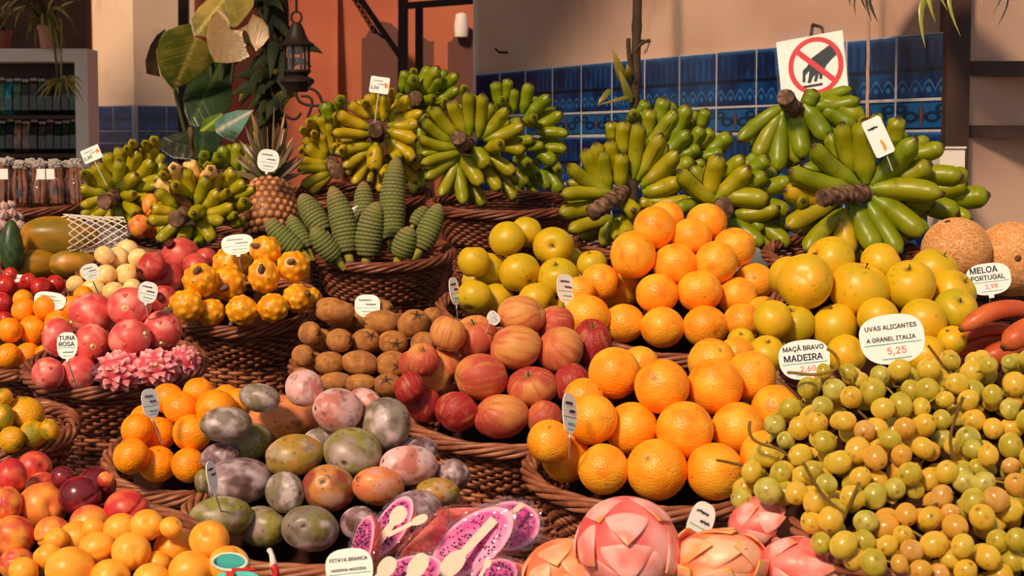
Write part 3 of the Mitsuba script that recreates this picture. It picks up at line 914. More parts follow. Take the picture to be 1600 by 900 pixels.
def put_fruit(kind, name, x, y, rx, ry, a, d, pole, rng, var, opt, label, catg, group):
    V, sh, ps = fruit_mesh(kind, var, **opt)
    Rm = toward(pole)
    sp = rng.uniform(0, 2 * np.pi)
    Rm = Rm @ np.array([[math.cos(sp), -math.sin(sp), 0], [math.sin(sp), math.cos(sp), 0], [0, 0, 1]])
    ca, sa = math.cos(math.radians(a)), math.sin(math.radians(a))
    W = V @ Rm.T
    W = np.stack([W[:, 0] * ca + W[:, 1] * sa, -W[:, 0] * sa + W[:, 1] * ca, W[:, 2]], 1)   # along the ellipse's own axes
    lo, hi = W.min(0), W.max(0)
    e, mid = (hi - lo) / 2, (hi + lo) / 2
    wx, wy = rx * d / F, ry * d / F
    wz = math.sqrt(wx * wy) if kind not in ('papaya', 'avocado') else min(wx, wy)
    S = np.diag([wx / e[0], wy / e[1], wz / e[2]])
    A = np.stack([RT * ca + UP * sa, -RT * sa + UP * ca, -FW], 1)
    full = np.eye(4)
    full[:3, :3] = A @ S @ np.array([[ca, sa, 0], [-sa, ca, 0], [0, 0, 1]]) @ Rm
    full[:3, 3] = P(x, y, d) - A @ (S @ mid)
    key = add(name, sh, None, label, catg, group, at=full)
    for n, s, lab in ps:
        add(n, s, key, lab, at=full)
    return key


def heap(name, kind, catg, group, desc, where, d0, rows, ratio=0.55, pole='any', seed=1, tight=0.95, mound=None, **copt):
    rng = np.random.default_rng(seed)
    y0 = max(t[1] for row in rows for t in row)
    ids, nrow = [], len(rows)
    mine = []
    for ri, row in enumerate(rows):
        xs = sorted(t[0] for t in row)
        for t in row:
            t = list(t)
            o = dict(t.pop()) if isinstance(t[-1], dict) else {}
            x, y, rx = t[:3]
            ry = t[3] if len(t) > 3 else rx
            a = t[4] if len(t) > 4 else 0
            knd = o.pop('kind', kind)
            ds = o.pop('desc', desc)
            pl = o.pop('pole', pole)
            dd = o.pop('d', None)
            gp = o.pop('group', group)
            lab = o.pop('label', None)
            cg = o.pop('cat', catg)
            nm = o.pop('name', name)
            if isinstance(pl, str) and pl == 'any':
                pl = rng.normal(size=3)
            elif isinstance(pl, str) and pl == 'up':
                pl = np.array([rng.normal() * 0.45, 1.0, 0.35 + rng.normal() * 0.3])
            elif isinstance(pl, str) and pl == 'view':
                pl = np.array([rng.normal() * 0.3, 0.1 + rng.normal() * 0.3, 1.0])
            elif isinstance(pl, str) and pl == 'side':
                pl = np.array([rng.choice([-1, 1]) * math.cos(math.radians(a)), rng.choice([-1, 1]) * 0.0 + math.sin(math.radians(a)), 0.35 + 0.2 * rng.normal()])
            if knd in ROUND and ry < 0.93 * rx:
                y, ry = y + 0.93 * rx - ry, 0.93 * rx      # partly hidden below: keep the visible top
            elif knd == 'mango' and abs(a) < 25 and ry < 0.7 * rx:
                y, ry = y + 0.7 * rx - ry, 0.7 * rx
            rx, ry = rx * 1.05, ry * 1.05
            rho = math.sqrt(rx * ry) / F
            dm = d0 + ratio * (y0 - y) * d0 / F if dd is None else dd
            d = settle(x, y, rho * 0.97, dm, tight)
            rk = xs.index(x)
            rown = 'bottom' if ri == 0 else 'top' if ri == nrow - 1 else ORD[ri]
            if lab is None:
                if len(row) == 1:
                    lab = f'{ds} alone in the {rown} row of the {where}'
                else:
                    pos = 'leftmost' if rk == 0 else 'rightmost' if rk == len(row) - 1 else ORD[rk] + ' from left'
                    lab = f'{ds}, {pos} in the {rown} row of the {where}'
            put_fruit(knd, nm, x, y, rx, ry, a, d, pl, rng, int(rng.integers(NVAR)), {**copt, **o}, lab, cg, gp)
            BALLS.append((P(x, y, d), rho * 0.97 * d))
            mine.append(BALLS[-1])
    if mound:
        pack_mound(mound, mine)


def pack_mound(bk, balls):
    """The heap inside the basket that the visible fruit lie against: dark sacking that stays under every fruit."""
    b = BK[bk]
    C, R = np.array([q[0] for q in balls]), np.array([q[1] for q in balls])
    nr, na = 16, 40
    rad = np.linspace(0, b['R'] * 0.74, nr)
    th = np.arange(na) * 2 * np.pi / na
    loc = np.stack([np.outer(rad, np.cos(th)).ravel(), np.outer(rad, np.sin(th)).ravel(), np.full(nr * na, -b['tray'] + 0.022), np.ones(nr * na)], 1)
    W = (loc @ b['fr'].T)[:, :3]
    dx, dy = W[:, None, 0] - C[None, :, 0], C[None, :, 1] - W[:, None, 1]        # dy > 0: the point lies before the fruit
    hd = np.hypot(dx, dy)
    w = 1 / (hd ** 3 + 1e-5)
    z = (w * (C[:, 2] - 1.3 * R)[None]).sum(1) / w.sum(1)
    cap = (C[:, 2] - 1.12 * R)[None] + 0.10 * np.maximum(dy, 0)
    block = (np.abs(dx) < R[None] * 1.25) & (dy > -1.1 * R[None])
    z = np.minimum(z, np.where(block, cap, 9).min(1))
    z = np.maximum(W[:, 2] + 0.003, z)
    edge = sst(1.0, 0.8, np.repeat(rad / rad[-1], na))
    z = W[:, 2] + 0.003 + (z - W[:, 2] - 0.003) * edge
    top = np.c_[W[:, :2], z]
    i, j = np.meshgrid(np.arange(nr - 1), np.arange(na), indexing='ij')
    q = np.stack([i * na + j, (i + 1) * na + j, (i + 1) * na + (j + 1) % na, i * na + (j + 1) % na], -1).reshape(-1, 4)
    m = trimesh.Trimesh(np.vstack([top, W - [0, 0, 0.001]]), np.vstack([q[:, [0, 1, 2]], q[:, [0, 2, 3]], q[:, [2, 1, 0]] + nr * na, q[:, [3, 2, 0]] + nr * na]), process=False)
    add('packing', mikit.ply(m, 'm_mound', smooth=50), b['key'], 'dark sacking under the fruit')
# ------------------------------------------------------------------ the heaps, each listed row by row from the bottom, in pixels of the photograph
heap('orange', 'orange', 'orange', 'large oranges in the front basket', 'large orange', 'front orange heap', 2.42, [
    [(858, 690, 33), (885, 715, 37), (943, 733, 38), (1026, 734, 46), (1117, 737, 43), (1196, 712, 38)],
    [(925, 655, 38), (987, 670, 40), (1070, 672, 43, 43, 0, {'kind': 'scar_orange', 'desc': 'brown-scarred orange', 'pole': 'any', 'd': 2.455}), (1153, 670, 40), (1212, 640, 37)],
    [(912, 622, 30), (960, 583, 39), (1034, 604, 41, 41, 0, {'pole': [-0.35, 0.35, 0.85]}), (1117, 604, 42), (1173, 588, 38)],
    [(1000, 570, 28), (1112, 566, 36), (1150, 556, 28)],
], seed=11, mound='orange_front')

heap('golden_apple', 'golden', 'apple', 'big yellow apples behind the grapes', 'yellow apple', 'golden apple heap', 2.68, [
    [(1198, 553, 28), (1322, 554, 30), (1448, 557, 31), (1487, 532, 22)],
    [(1158, 532, 21, 19, 0, {'kind': 'green_apple', 'desc': 'small greenish apple'}), (1207, 499, 29), (1242, 507, 30, 30, 0, {'kind': 'green_apple', 'desc': 'yellow green apple', 'pole': 'up'}), (1304, 511, 34, 35, 0, {'pole': 'up'}), (1372, 497, 31), (1442, 503, 35), (1493, 485, 33, 33, 0, {'kind': 'green_apple', 'desc': 'green apple', 'pole': [0.1, 0.55, 0.8]})],
    [(1258, 440, 41, 42), (1343, 447, 45, 35, 0, {'pole': 'up'}), (1422, 446, 38, 38, 0, {'pole': 'up'}), (1489, 458, 35)],
    [(1232, 432, 30), (1297, 407, 36), (1377, 412, 31), (1460, 422, 36, 32, 0, {'pole': 'up'})],
], seed=12, mound='golden')

heap('red_apple', 'apple', 'apple', 'red apples beside the kiwis', 'blushed apple', 'red apple heap', 2.79, [
    [(640, 607, 23, 25, 0, {'kind': 'red_apple', 'desc': 'red apple'}), (662, 632, 27, 27, 0, {'kind': 'red_apple', 'desc': 'deep red apple'}), (714, 643, 33, 30, 0, {'kind': 'red_apple', 'desc': 'streaked red apple'}), (783, 651, 42, 33, 0, {'red': 0.58}), (852, 655, 28)],
    [(660, 562, 25), (690, 582, 34), (752, 589, 40, 35), (832, 604, 39, 30, 0, {'red': 0.55}), (893, 599, 29, 30, 0, {'kind': 'red_apple', 'desc': 'dark red apple'})],
    [(645, 570, 22), (700, 521, 27), (743, 527, 34, 33, 0, {'red': 0.28}), (806, 543, 38, 33), (875, 547, 35), (925, 537, 29, 37, 0, {'kind': 'red_apple', 'desc': 'deep red tall apple', 'pole': [0.05, 0.9, 0.45]})],
    [(815, 493, 36, 30, 0, {'red': 0.2}), (868, 507, 28)],
], seed=13, mound='apple')

heap('mango', 'mango', 'mango', 'mangoes in the tilted basket', 'mango', 'mango heap', 2.24, [
    [(345, 803, 47, 27, -8, {'pal': 'g', 'desc': 'olive green mango'}), (410, 823, 38, 31, 0, {'pal': 'g', 'desc': 'green mango'}), (485, 826, 43, 35, -5, {'pal': 'x', 'desc': 'grey purple mango', 'pole': [-.1, .2, 1]}), (560, 817, 29, 25, 20, {'pal': 'p', 'desc': 'purple mango'}), (653, 787, 36, 20, -15, {'pal': 'p', 'desc': 'pale purple mango'})],
    [(372, 752, 50, 36, -12, {'pal': 'p', 'desc': 'bloomed purple mango'}), (445, 769, 31, 31, 0, {'pal': 'x', 'desc': 'grey purple round mango'}), (514, 763, 40, 36, -8, {'pal': 'r', 'desc': 'red and olive mango', 'pole': [-.1, .3, 1]}), (591, 760, 36, 33, 30, {'pal': 'o', 'desc': 'orange mango'}), (683, 766, 33, 20, 15, {'pal': 'y', 'desc': 'yellow green mango'})],
    [(318, 752, 13, 18, 0, {'pal': 'g', 'desc': 'green mango'}), (343, 711, 30, 18, 15, {'pal': 'p', 'desc': 'small purple mango'}), (388, 693, 33, 33, -20, {'pal': 'g', 'desc': 'dull green mango'}), (460, 712, 43, 33, -8, {'pal': 'y', 'desc': 'yellow olive mango'}), (551, 706, 44, 36, -8, {'pal': 'g', 'desc': 'round green mango', 'pole': [-.2, -.3, 1]}), (638, 727, 42, 32, 20, {'pal': 'k', 'desc': 'pinkish mango'}), (707, 742, 26, 24, 0, {'pal': 'p', 'desc': 'violet bloomed mango'})],
    [(353, 663, 36, 29, -25, {'pal': 'x', 'desc': 'grey mango'}), (443, 650, 53, 31, -6, {'pal': 'o', 'desc': 'long orange mango'}), (528, 641, 37, 33, -10, {'pal': 'k', 'desc': 'bloomed pink mango', 'pole': [-.8, .1, .6]}), (602, 663, 39, 40, 0, {'pal': 'x', 'desc': 'grey green mango'}), (498, 690, 24, 20, 0, {'pal': 'x', 'desc': 'shaded grey mango'}), (655, 700, 28, 18, 0, {'pal': 'p', 'desc': 'shaded purple mango'})],
    [(405, 617, 31, 17, -10, {'pal': 'x', 'desc': 'grey purple mango'}), (475, 606, 29, 28, -30, {'pal': 'k', 'desc': 'pink grey mango'}), (570, 628, 27, 20, -15, {'pal': 'k', 'desc': 'pale pink mango'})],
], seed=14, pole='side', mound='mango')

heap('mandarin', 'mandarin', 'mandarin', 'mandarins beside the mangoes', 'bright mandarin', 'mandarin heap', 2.62, [
    [(205, 713, 27), (246, 725, 29, 27), (295, 727, 26, 26)],
    [(214, 671, 24), (247, 678, 27, 25), (300, 677, 29, 28)],
    [(225, 655, 22), (282, 636, 26, 23, 0, {'pole': [0.05, 0.8, 0.6]}), (262, 622, 24, 22), (338, 633, 31, 23), (372, 627, 22, 19)],
    [(310, 608, 23, 17), (352, 622, 20)],
], seed=15, mound='mandarin', pole='up')

heap('kiwi', 'kiwi', 'kiwi', 'kiwis in the stacked heap', 'kiwi', 'kiwi heap', 3.0, [
    [(472, 590, 16, 15), (492, 602, 20, 16), (525, 597, 25, 15), (563, 600, 26, 15), (606, 602, 23, 18, 0, {'pole': 'view', 'desc': 'end-on kiwi'})],
    [(473, 556, 17, 17), (487, 566, 20, 18), (515, 568, 23, 18), (562, 568, 29, 20, -8), (613, 570, 26, 21, 0, {'pole': 'view', 'desc': 'end-on kiwi'}), (648, 570, 18, 18)],
    [(484, 521, 18, 18), (500, 531, 20, 17), (530, 532, 20, 18), (571, 533, 22, 19, 0, {'pole': 'view', 'desc': 'end-on kiwi'}), (614, 535, 23, 18, 0, {'pole': 'view', 'desc': 'end-on kiwi'}), (662, 537, 20, 18)],
    [(524, 487, 29, 18, 8), (532, 498, 22, 16), (558, 501, 24, 19), (597, 504, 29, 19, -5), (646, 506, 24, 22, 0, {'pole': 'view', 'desc': 'end-on kiwi'}), (675, 496, 16, 15)],
    [(515, 477, 20, 12), (592, 482, 22, 14)],
], seed=16, pole='side', mound='kiwi')

heap('orange', 'orange', 'orange', 'oranges in the tall heap below the green bananas', 'orange', 'tall orange heap', 3.05, [
    [(917, 488, 35, 26), (975, 505, 31, 29), (1035, 511, 33, 30), (1102, 510, 34, 31), (1160, 502, 29, 27), (1193, 490, 26)],
    [(905, 455, 24, 22), (938, 441, 29, 28, 0, {'desc': 'dark-bruised orange', 'kind': 'scar_orange'}), (968, 451, 33, 31), (1027, 459, 32, 30), (1093, 455, 34, 31), (1151, 462, 31, 28), (1178, 440, 30, 28)],
    [(989, 398, 34, 36), (1055, 414, 34, 32), (1119, 410, 32, 32), (1147, 386, 32, 29, 0, {'desc': 'marked orange', 'kind': 'scar_orange'})],
    [(1022, 356, 31, 32), (1080, 371, 31, 29), (1104, 345, 31, 26), (1040, 338, 27, 23)],
], seed=17, mound='orange_back')

heap('yellow_apple', 'golden', 'apple', 'small yellow apples left of the tall orange heap', 'yellow apple', 'small yellow apple heap', 3.24, [
    [(742, 462, 27, 23), (775, 470, 28, 26), (838, 469, 28, 26), (872, 484, 20, 17)],
    [(740, 407, 24, 20), (765, 421, 27, 25), (812, 425, 31, 28), (872, 432, 31, 28), (925, 412, 23, 20), (742, 440, 20)],
    [(792, 373, 27, 26), (865, 382, 31, 26), (822, 354, 24, 14), (893, 405, 18)],
], seed=18, mound='guava', pole='any', green=0.55)

heap('small_orange', 'mandarin', 'orange', 'small oranges at the left edge', 'small orange', 'small orange heap', 3.2, [
    [(12, 556, 19), (43, 556, 20), (70, 554, 15)],
    [(15, 516, 19), (52, 516, 22), (92, 507, 21), (68, 540, 14)],
    [(38, 485, 19), (73, 480, 20), (110, 480, 17), (36, 468, 15)],
    [(130, 462, 15), (88, 470, 12)],
], seed=19, mound='small_orange')

heap('prickly_pear', 'pink', 'red fruit', 'pink red fruits with the rosettes', 'pink red fruit', 'pink fruit heap', 2.93, [
    [(75, 584, 24, 25, 0, {'pole': 'any'}), (123, 582, 28, 25, 0, {'pole': 'any'}), (187, 580, 34, 27, 0, {'kind': 'rosette', 'desc': 'rosette-like pink fruit', 'pole': [.05, .25, 1]}), (245, 574, 31, 25, 0, {'kind': 'rosette', 'desc': 'rosette-like pink fruit', 'pole': [.1, .2, 1]}), (287, 564, 22, 21, 0, {'kind': 'rosette', 'desc': 'rosette-like small fruit', 'pole': [.5, .2, 1]})],
    [(90, 527, 23, 29, 0, {'pole': [-.6, .5, .5]}), (143, 537, 27, 30, 0, {'pole': [.3, -.1, 1]}), (203, 530, 32, 30, 20, {'pole': [.85, .3, .5]}), (253, 516, 30, 30, 0, {'pole': [.1, -.6, .7]})],
    [(143, 486, 34, 27, 0, {'pole': [-.8, -.4, .4]}), (202, 477, 33, 27, 0, {'pole': [.0, .0, 1]})],
], seed=20, mound='pink')

heap('yellow_pitaya', 'pitaya', 'pitaya', 'knobbly yellow pitayas', 'knobbly yellow pitaya', 'yellow pitaya heap', 3.28, [
    [(290, 478, 27, 25, 0, {'pole': [-.8, -.2, .5]}), (330, 488, 23, 22), (378, 483, 25, 22), (427, 479, 24, 20), (463, 466, 22, 22, 0, {'pole': [.8, .3, .4]}), (486, 466, 16, 18)],
    [(313, 438, 28, 26, 0, {'pole': [-.1, .5, .8]}), (357, 444, 28, 27), (412, 431, 24, 27, 0, {'pole': [0, .3, 1]}), (458, 417, 25, 24, 0, {'pole': [-.1, .3, 1]})],
    [(363, 407, 29, 20, 0, {'pole': [-.2, .9, .4]}), (415, 389, 24, 20, 0, {'pole': [-.4, .3, .8]})],
], seed=21, mound='pitaya')

heap('pomegranate', 'pome', 'pomegranate', 'pomegranates behind the yellow pitayas', 'dull red pomegranate', 'pomegranate group', 3.52, [
    [(255, 469, 23, 22, 0, {'pole': [0, .2, 1]})],
    [(237, 417, 21, 22), (263, 429, 30, 21, 0, {'pole': [-.6, .5, .6]}), (306, 413, 20, 17)],
    [(282, 394, 30, 22, 0, {'pole': [-.3, .5, .6]}), (322, 399, 18, 11)],
], seed=22)
heap('cream_fruit', 'cream', 'passion fruit', 'cream coloured fruits between papaya and pomegranates', 'pale cream fruit', 'cream fruit heap', 3.54, [
    [(117, 444, 13), (147, 447, 17, 11), (177, 453, 16, 12), (207, 446, 14, 10)],
    [(137, 425, 12, 10), (166, 429, 16, 15), (198, 430, 18, 17), (228, 425, 13)],
    [(163, 399, 15, 14), (185, 403, 17, 17), (217, 403, 16, 14)],
    [(200, 386, 17, 11)],
], seed=23, mound='pome')
heap('tomato', 'tomato', 'tomato', 'shiny red tomatoes at the left edge', 'shiny red tomato', 'red tomato heap', 3.55, [
    [(3, 474, 17), (16, 479, 15), (8, 500, 13)],
    [(7, 447, 18, 17), (32, 453, 16, 14), (65, 449, 16, 15), (87, 444, 14, 14)],
    [(16, 429, 11), (45, 440, 13)],
], seed=24, mound='tomato')

heap('citrus', 'citrus', 'citrus fruit', 'greenish citrus at the left edge', 'greenish orange citrus', 'left citrus heap', 2.69, [
    [(18, 687, 20), (52, 678, 21, 20, 0, {'pole': 'view'}), (78, 672, 14, 17)],
    [(5, 652, 16, 20), (40, 643, 28, 22)],
    [(4, 621, 15, 14)],
], seed=25, mound='citrus')

heap('yellow_plum', 'plum', 'plum', 'yellow plums in the front corner', 'yellow plum', 'yellow plum heap', 1.96, [
    [(37, 893, 22), (110, 884, 37, 28), (172, 897, 30, 22), (237, 899, 28, 18), (298, 884, 33, 22), (358, 877, 31, 23)],
    [(75, 869, 22, 20), (152, 856, 27, 24), (205, 862, 29, 29), (247, 881, 20), (272, 852, 30, 23), (327, 844, 30, 29)],
    [(88, 843, 18), (120, 837, 26, 22), (188, 823, 27, 20), (230, 820, 25, 23), (267, 823, 17, 15)],
    [(146, 824, 17, 14)],
], seed=26, ratio=0.75)
heap('peach', 'peach', 'peach', 'peaches and nectarines at the left edge', 'orange red peach', 'peach heap', 2.08, [
    [(27, 878, 27, 22)],
    [(20, 836, 34, 29), (82, 832, 27, 24), (140, 808, 30, 18)],
    [(10, 788, 24, 27), (67, 789, 37, 33, 0, {'amt': 0.15, 'desc': 'yellow orange peach', 'pole': [.5, .1, .8]}), (125, 776, 32, 31, 0, {'kind': 'dark_plum', 'desc': 'dark red plum'}), (198, 787, 34, 21, 0, {'kind': 'nectarine', 'desc': 'rosy nectarine'})],
    [(17, 745, 23, 28, 0, {'kind': 'nectarine', 'desc': 'red nectarine'}), (68, 757, 27, 18), (150, 759, 30, 28, 0, {'kind': 'dark_plum', 'desc': 'dark red plum'}), (166, 748, 13, 11, 0, {'desc': 'half hidden peach'})],
    [(53, 730, 26, 24, 0, {'kind': 'nectarine', 'desc': 'red nectarine'}), (98, 743, 18, 14, 0, {'kind': 'dark_plum', 'desc': 'dark red plum'})],
], seed=27, mound='peach', ratio=0.85)

heap('papaya', 'papaya', 'papaya', 'papayas beside the foam net', 'papaya', 'papaya group', 3.8, [
    [(58, 414, 26, 30, 60, {'label': 'brownish papaya lying under the netted papaya'}), (115, 412, 38, 21, 8, {'label': 'yellow papaya lying in front below the foam net'})],
    [(93, 369, 58, 30, 0, {'label': 'large yellow green papaya sheathed in a white foam net', 'pole': [-1, .02, .1]})],
], seed=28, pole=np.array([-1, 0.05, 0.25]), mound='papaya', tight=0.6)
heap('loose_peach', 'peach', 'peach', 'peaches behind the foam net', 'peach', 'x', 3.98, [
    [(219, 354, 17, 18, 0, {'label': 'leftmost peach under the leaning ripe bananas', 'amt': 0.2}), (243, 356, 18, 17, 0, {'label': 'half hidden peach right of another peach below ripe bananas', 'amt': 0.2})],
    [(236, 321, 13, 18, 0, {'label': 'peach standing behind the ripe banana bunch', 'amt': 0.2})],
], seed=29)
heap('avocado', 'avocado', 'avocado', None, 'avocado', 'x', 3.75, [
    [(17, 386, 21, 38, 20, {'label': 'tall dark green avocado at the left edge', 'pole': [.15, 1, .1]})],
], seed=30)
heap('garlic', 'garlic', 'garlic', 'pinkish garlic bulbs behind the avocado', 'pinkish garlic bulb', 'garlic clump', 3.95, [
    [(4, 352, 9), (20, 350, 9), (32, 352, 8)], [(3, 336, 9), (17, 334, 9), (29, 339, 8)], [(6, 322, 8), (18, 320, 7)],
], seed=31, pole='up')
heap('melon', 'melon', 'melon', 'netted melons on the right', 'netted melon', 'x', 3.22, [
    [(1494, 392, 52, 50, 0, {'label': 'netted tan melon beside the green bananas', 'pole': [-.3, .8, .3]}), (1580, 405, 55, 56, 0, {'label': 'netted tan melon at the right edge above its price tag', 'pole': [-.1, .0, 1]})],
], seed=32, mound='melon')
heap('dragon_fruit', 'dragon', 'dragon fruit', 'big dragon fruits in front', 'dragon fruit', 'x', 1.85, [
    [(982, 852, 78, 72, -30, {'label': 'largest pink dragon fruit, in front of the orange basket', 'pole': [-.05, -.55, .8], 'd': 1.80, 'kind': 'dragon'}),
     (880, 888, 58, 44, 10, {'label': 'orange pink dragon fruit left of the largest one', 'pole': [.1, -.6, .6], 'kind': 'dragon_orange', 'd': 1.84}),
     (1122, 882, 72, 50, 0, {'label': 'orange dragon fruit with yellow tips below the slanting price tag', 'pole': [.3, .5, .7], 'kind': 'dragon_orange', 'd': 1.80}),
     (1255, 885, 66, 42, -10, {'label': 'pink dragon fruit touching the grapes at the bottom edge', 'pole': [.9, .1, .4], 'd': 1.80}),
     (1194, 818, 54, 40, 10, {'label': 'pink dragon fruit above the others, beside the grapes', 'pole': [.9, .3, .3], 'd': 1.92})],
], seed=33, mound='dragon', tight=0.8)
# ------------------------------------------------------------------ bananas
def banana(B, Tp, rad, bulge, seed, ripe=0.0, n=18, sides=10, tone=None):
    """One finger from its neck B to its tip Tp, bent towards bulge; colours run along it."""
    B, Tp = np.asarray(B), np.asarray(Tp)
    Ln = np.linalg.norm(Tp - B)
    t = np.linspace(0, 1, n)
    p = B + (Tp - B) * t[:, None] + np.outer(np.sin(np.pi * t) * Ln * 0.13, bulge)
    prof = np.interp(t, [0, 0.06, 0.12, 0.22, 0.5, 0.8, 0.90, 0.95, 0.97, 1.0], [0.36, 0.42, 0.68, 0.93, 1.0, 0.96, 0.76, 0.44, 0.32, 0.28])
    m = tube(p, rad * prof, sides)
    v = m.vertices
    k = np.repeat(t, sides)
    k = np.r_[k, 0, 1]
    face = np.tile((np.arange(sides) % 2), n)                    # the flat sides of the finger
    v[:n * sides] = np.repeat(p, sides, 0) + (v[:n * sides] - np.repeat(p, sides, 0)) * (1 + 0.085 * np.where(face, -1, 1))[:, None]
    rng = np.random.default_rng(seed)
    g = rng.uniform(-0.12, 0.12)
    if tone is None:
        c = mixc(mixc(lin(92, 116, 3), lin(132, 140, 6), nz(v, 18, seed, 2)), mixc(lin(190, 164, 12), lin(208, 156, 16), nz(v, 22, seed + 1, 2)), np.full(len(v), np.clip(ripe + g, 0, 1)))
        c = mixc(c, lin(96, 130, 18), sst(0.3, 0.0, k) * 0.6)
    else:
        c = mixc(lin(*tone[0]), lin(*tone[1]), sst(0.3, 0.7, nz(v, 20, seed, 2)))
    c = mixc(c, lin(70, 46, 18), sst(0.70, 0.78, nz(v, 70, seed + 3, 2)) * (0.25 + 0.65 * (ripe > 0.6)))
    c = mixc(c, lin(72, 52, 30), sst(0.955, 0.975, k))
    return mikit.ply(m, 'm_satin', smooth=True, color=c)


def bunch(label, group, org, sc, d0, hub, fingers, ripe=0.2, slope=0.75, lean=0.34, stem=None, wide=1.14, seed=0, back=True):
    """A bunch from its fingers (x0, y0, x1, y1, width) read in a crop with origin org and scale sc; fingers rooted farther from the hub hang farther back on the stalk."""
    k = thing('banana_bunch', label, 'banana bunch', group)
    q = lambda x, y: (org[0] + x / sc, org[1] + y / sc)
    hx, hy = q(*hub)
    H = P(hx, hy, d0)
    for i, f in enumerate(fingers):
        x0, y0, x1, y1, w = f[:5]
        (ax, ay), (bx, by) = q(x0, y0), q(x1, y1)
        off = math.hypot(ax - hx, ay - hy)
        dl = math.hypot(bx - ax, by - ay)
        db = d0 + 0.012 + slope * max(0, off - 14) * d0 / F
        rad = w / sc / 2 * db / F * wide
        de = db - lean * dl * d0 / F - (0.05 if dl < 26 else 0)
        A, E = P(ax, ay, db), P(bx, by, de)
        neck = A + (A - E) / np.linalg.norm(E - A) * rad * 0.6
        u = unit(E - A)
        bulge = unit(-unit(A + u * 0.1 - EYE) * -0.2 + (E - H) * 0 + FW * 0.75 - UP * (0.5 if E[2] > A[2] else -0.35) * abs(u[0]))
        bulge = unit(bulge - u * (bulge @ u))
        add('banana', banana(neck, E, rad, bulge, seed * 50 + i, f[5] if len(f) > 5 else ripe, tone=f[6] if len(f) > 6 else None), k)
    if back:
        rg = np.random.default_rng(seed + 70)
        for i, f in enumerate(fingers):
            (ax, ay), (bx, by) = q(*f[:2]), q(*f[2:4])
            t = rg.choice([-1, 1]) * rg.uniform(0.12, 0.24)
            ct, st_ = math.cos(t), math.sin(t)
            rot = lambda x, y, k_: (hx + ((x - hx) * ct - (y - hy) * st_) * k_, hy + ((x - hx) * st_ + (y - hy) * ct) * k_)
            kk_ = rg.uniform(0.84, 0.95)
            a2, b2 = rot(ax, ay, kk_), rot(bx, by, kk_)
            off = math.hypot(ax - hx, ay - hy)
            db = d0 + 0.055 + slope * max(0, off - 14) * d0 / F
            A, E = P(*a2, db), P(*b2, db - lean * 0.6 * math.hypot(bx - ax, by - ay) * d0 / F + 0.02)
            u = unit(E - A)
            bg = FW - u * (FW @ u)
            add('banana', banana(A, E, f[4] / sc / 2 * db / F, unit(bg), seed * 50 + i + 25, f[5] * 0.7 if len(f) > 5 else ripe * 0.7), k)
    # stalk: from the cut end, through the hub, on behind
    sx, sy = q(*(stem or (hub[0] - 10, hub[1] + 10)))
    S = P(sx, sy, d0 - 0.055)
    far = max(math.hypot(q(f[0], f[1])[0] - hx, q(f[0], f[1])[1] - hy) for f in fingers)
    mx, my = np.mean([q(f[0], f[1]) for f in fingers], axis=0)
    Bk = P(mx, my, d0 + 0.03 + slope * 0.5 * far * d0 / F)
    r0 = 0.018
    pts = spline([S, H + FW * 0.01, Bk], 44)
    m = tube(pts, r0 * (0.95 + 0.12 * np.abs(np.sin(np.arange(44) * 0.75)) ** 3), 12)
    add('stalk', mikit.ply(m, 'm_matte', smooth=True, color=mixc(lin(46, 28, 20), lin(150, 112, 90), sst(0.3, 0.75, nz(m.vertices, 150, seed, 3)))), k, 'brown ringed stalk with a cut end')
    return k


GB = 'green banana bunches on the top row'
Gz = (440, 90)
bunch('yellow green banana bunch under the small white price card', GB, Gz, 4.09, 4.28, (605, 450), [
    (575, 370, 430, 290, 62), (550, 440, 355, 350, 72), (550, 490, 320, 490, 64), (560, 560, 340, 620, 66), (570, 590, 395, 710, 66), (560, 640, 462, 815, 66),
    (605, 570, 590, 720, 92), (680, 560, 742, 645, 66), (680, 530, 850, 655, 82), (690, 480, 862, 530, 76), (700, 430, 877, 418, 76), (700, 395, 905, 345, 66),
    (690, 390, 812, 240, 68), (650, 390, 665, 240, 64), (610, 370, 555, 225, 74), (560, 690, 558, 800, 56), (640, 740, 632, 860, 62), (690, 300, 700, 208, 50),
    (400, 560, 340, 570, 44), (420, 440, 395, 395, 50), (560, 340, 528, 285, 44), (830, 620, 885, 720, 70), (780, 690, 860, 800, 60), (650, 650, 655, 745, 60), (470, 560, 380, 590, 50)],
    ripe=0.62, stem=(600, 470), seed=1)
bunch('banana bunch squeezed between pineapple and the bunch with the price card', GB, Gz, 4.09, 4.36, (325, 690), [
    (270, 650, 150, 560, 72), (280, 670, 110, 650, 64), (300, 710, 105, 720, 62), (300, 740, 125, 830, 66), (310, 755, 180, 872, 56), (290, 500, 240, 370, 62), (250, 560, 205, 480, 52),
    (230, 480, 175, 405, 56), (280, 620, 250, 480, 62), (320, 600, 300, 415, 54), (360, 450, 345, 370, 50), (185, 500, 135, 455, 44), (165, 560, 125, 590, 44), (310, 400, 272, 285, 82, 0.0), (372, 350, 375, 265, 72, 0.0), (240, 620, 140, 510, 50)],
    ripe=0.45, stem=(360, 730), seed=2)
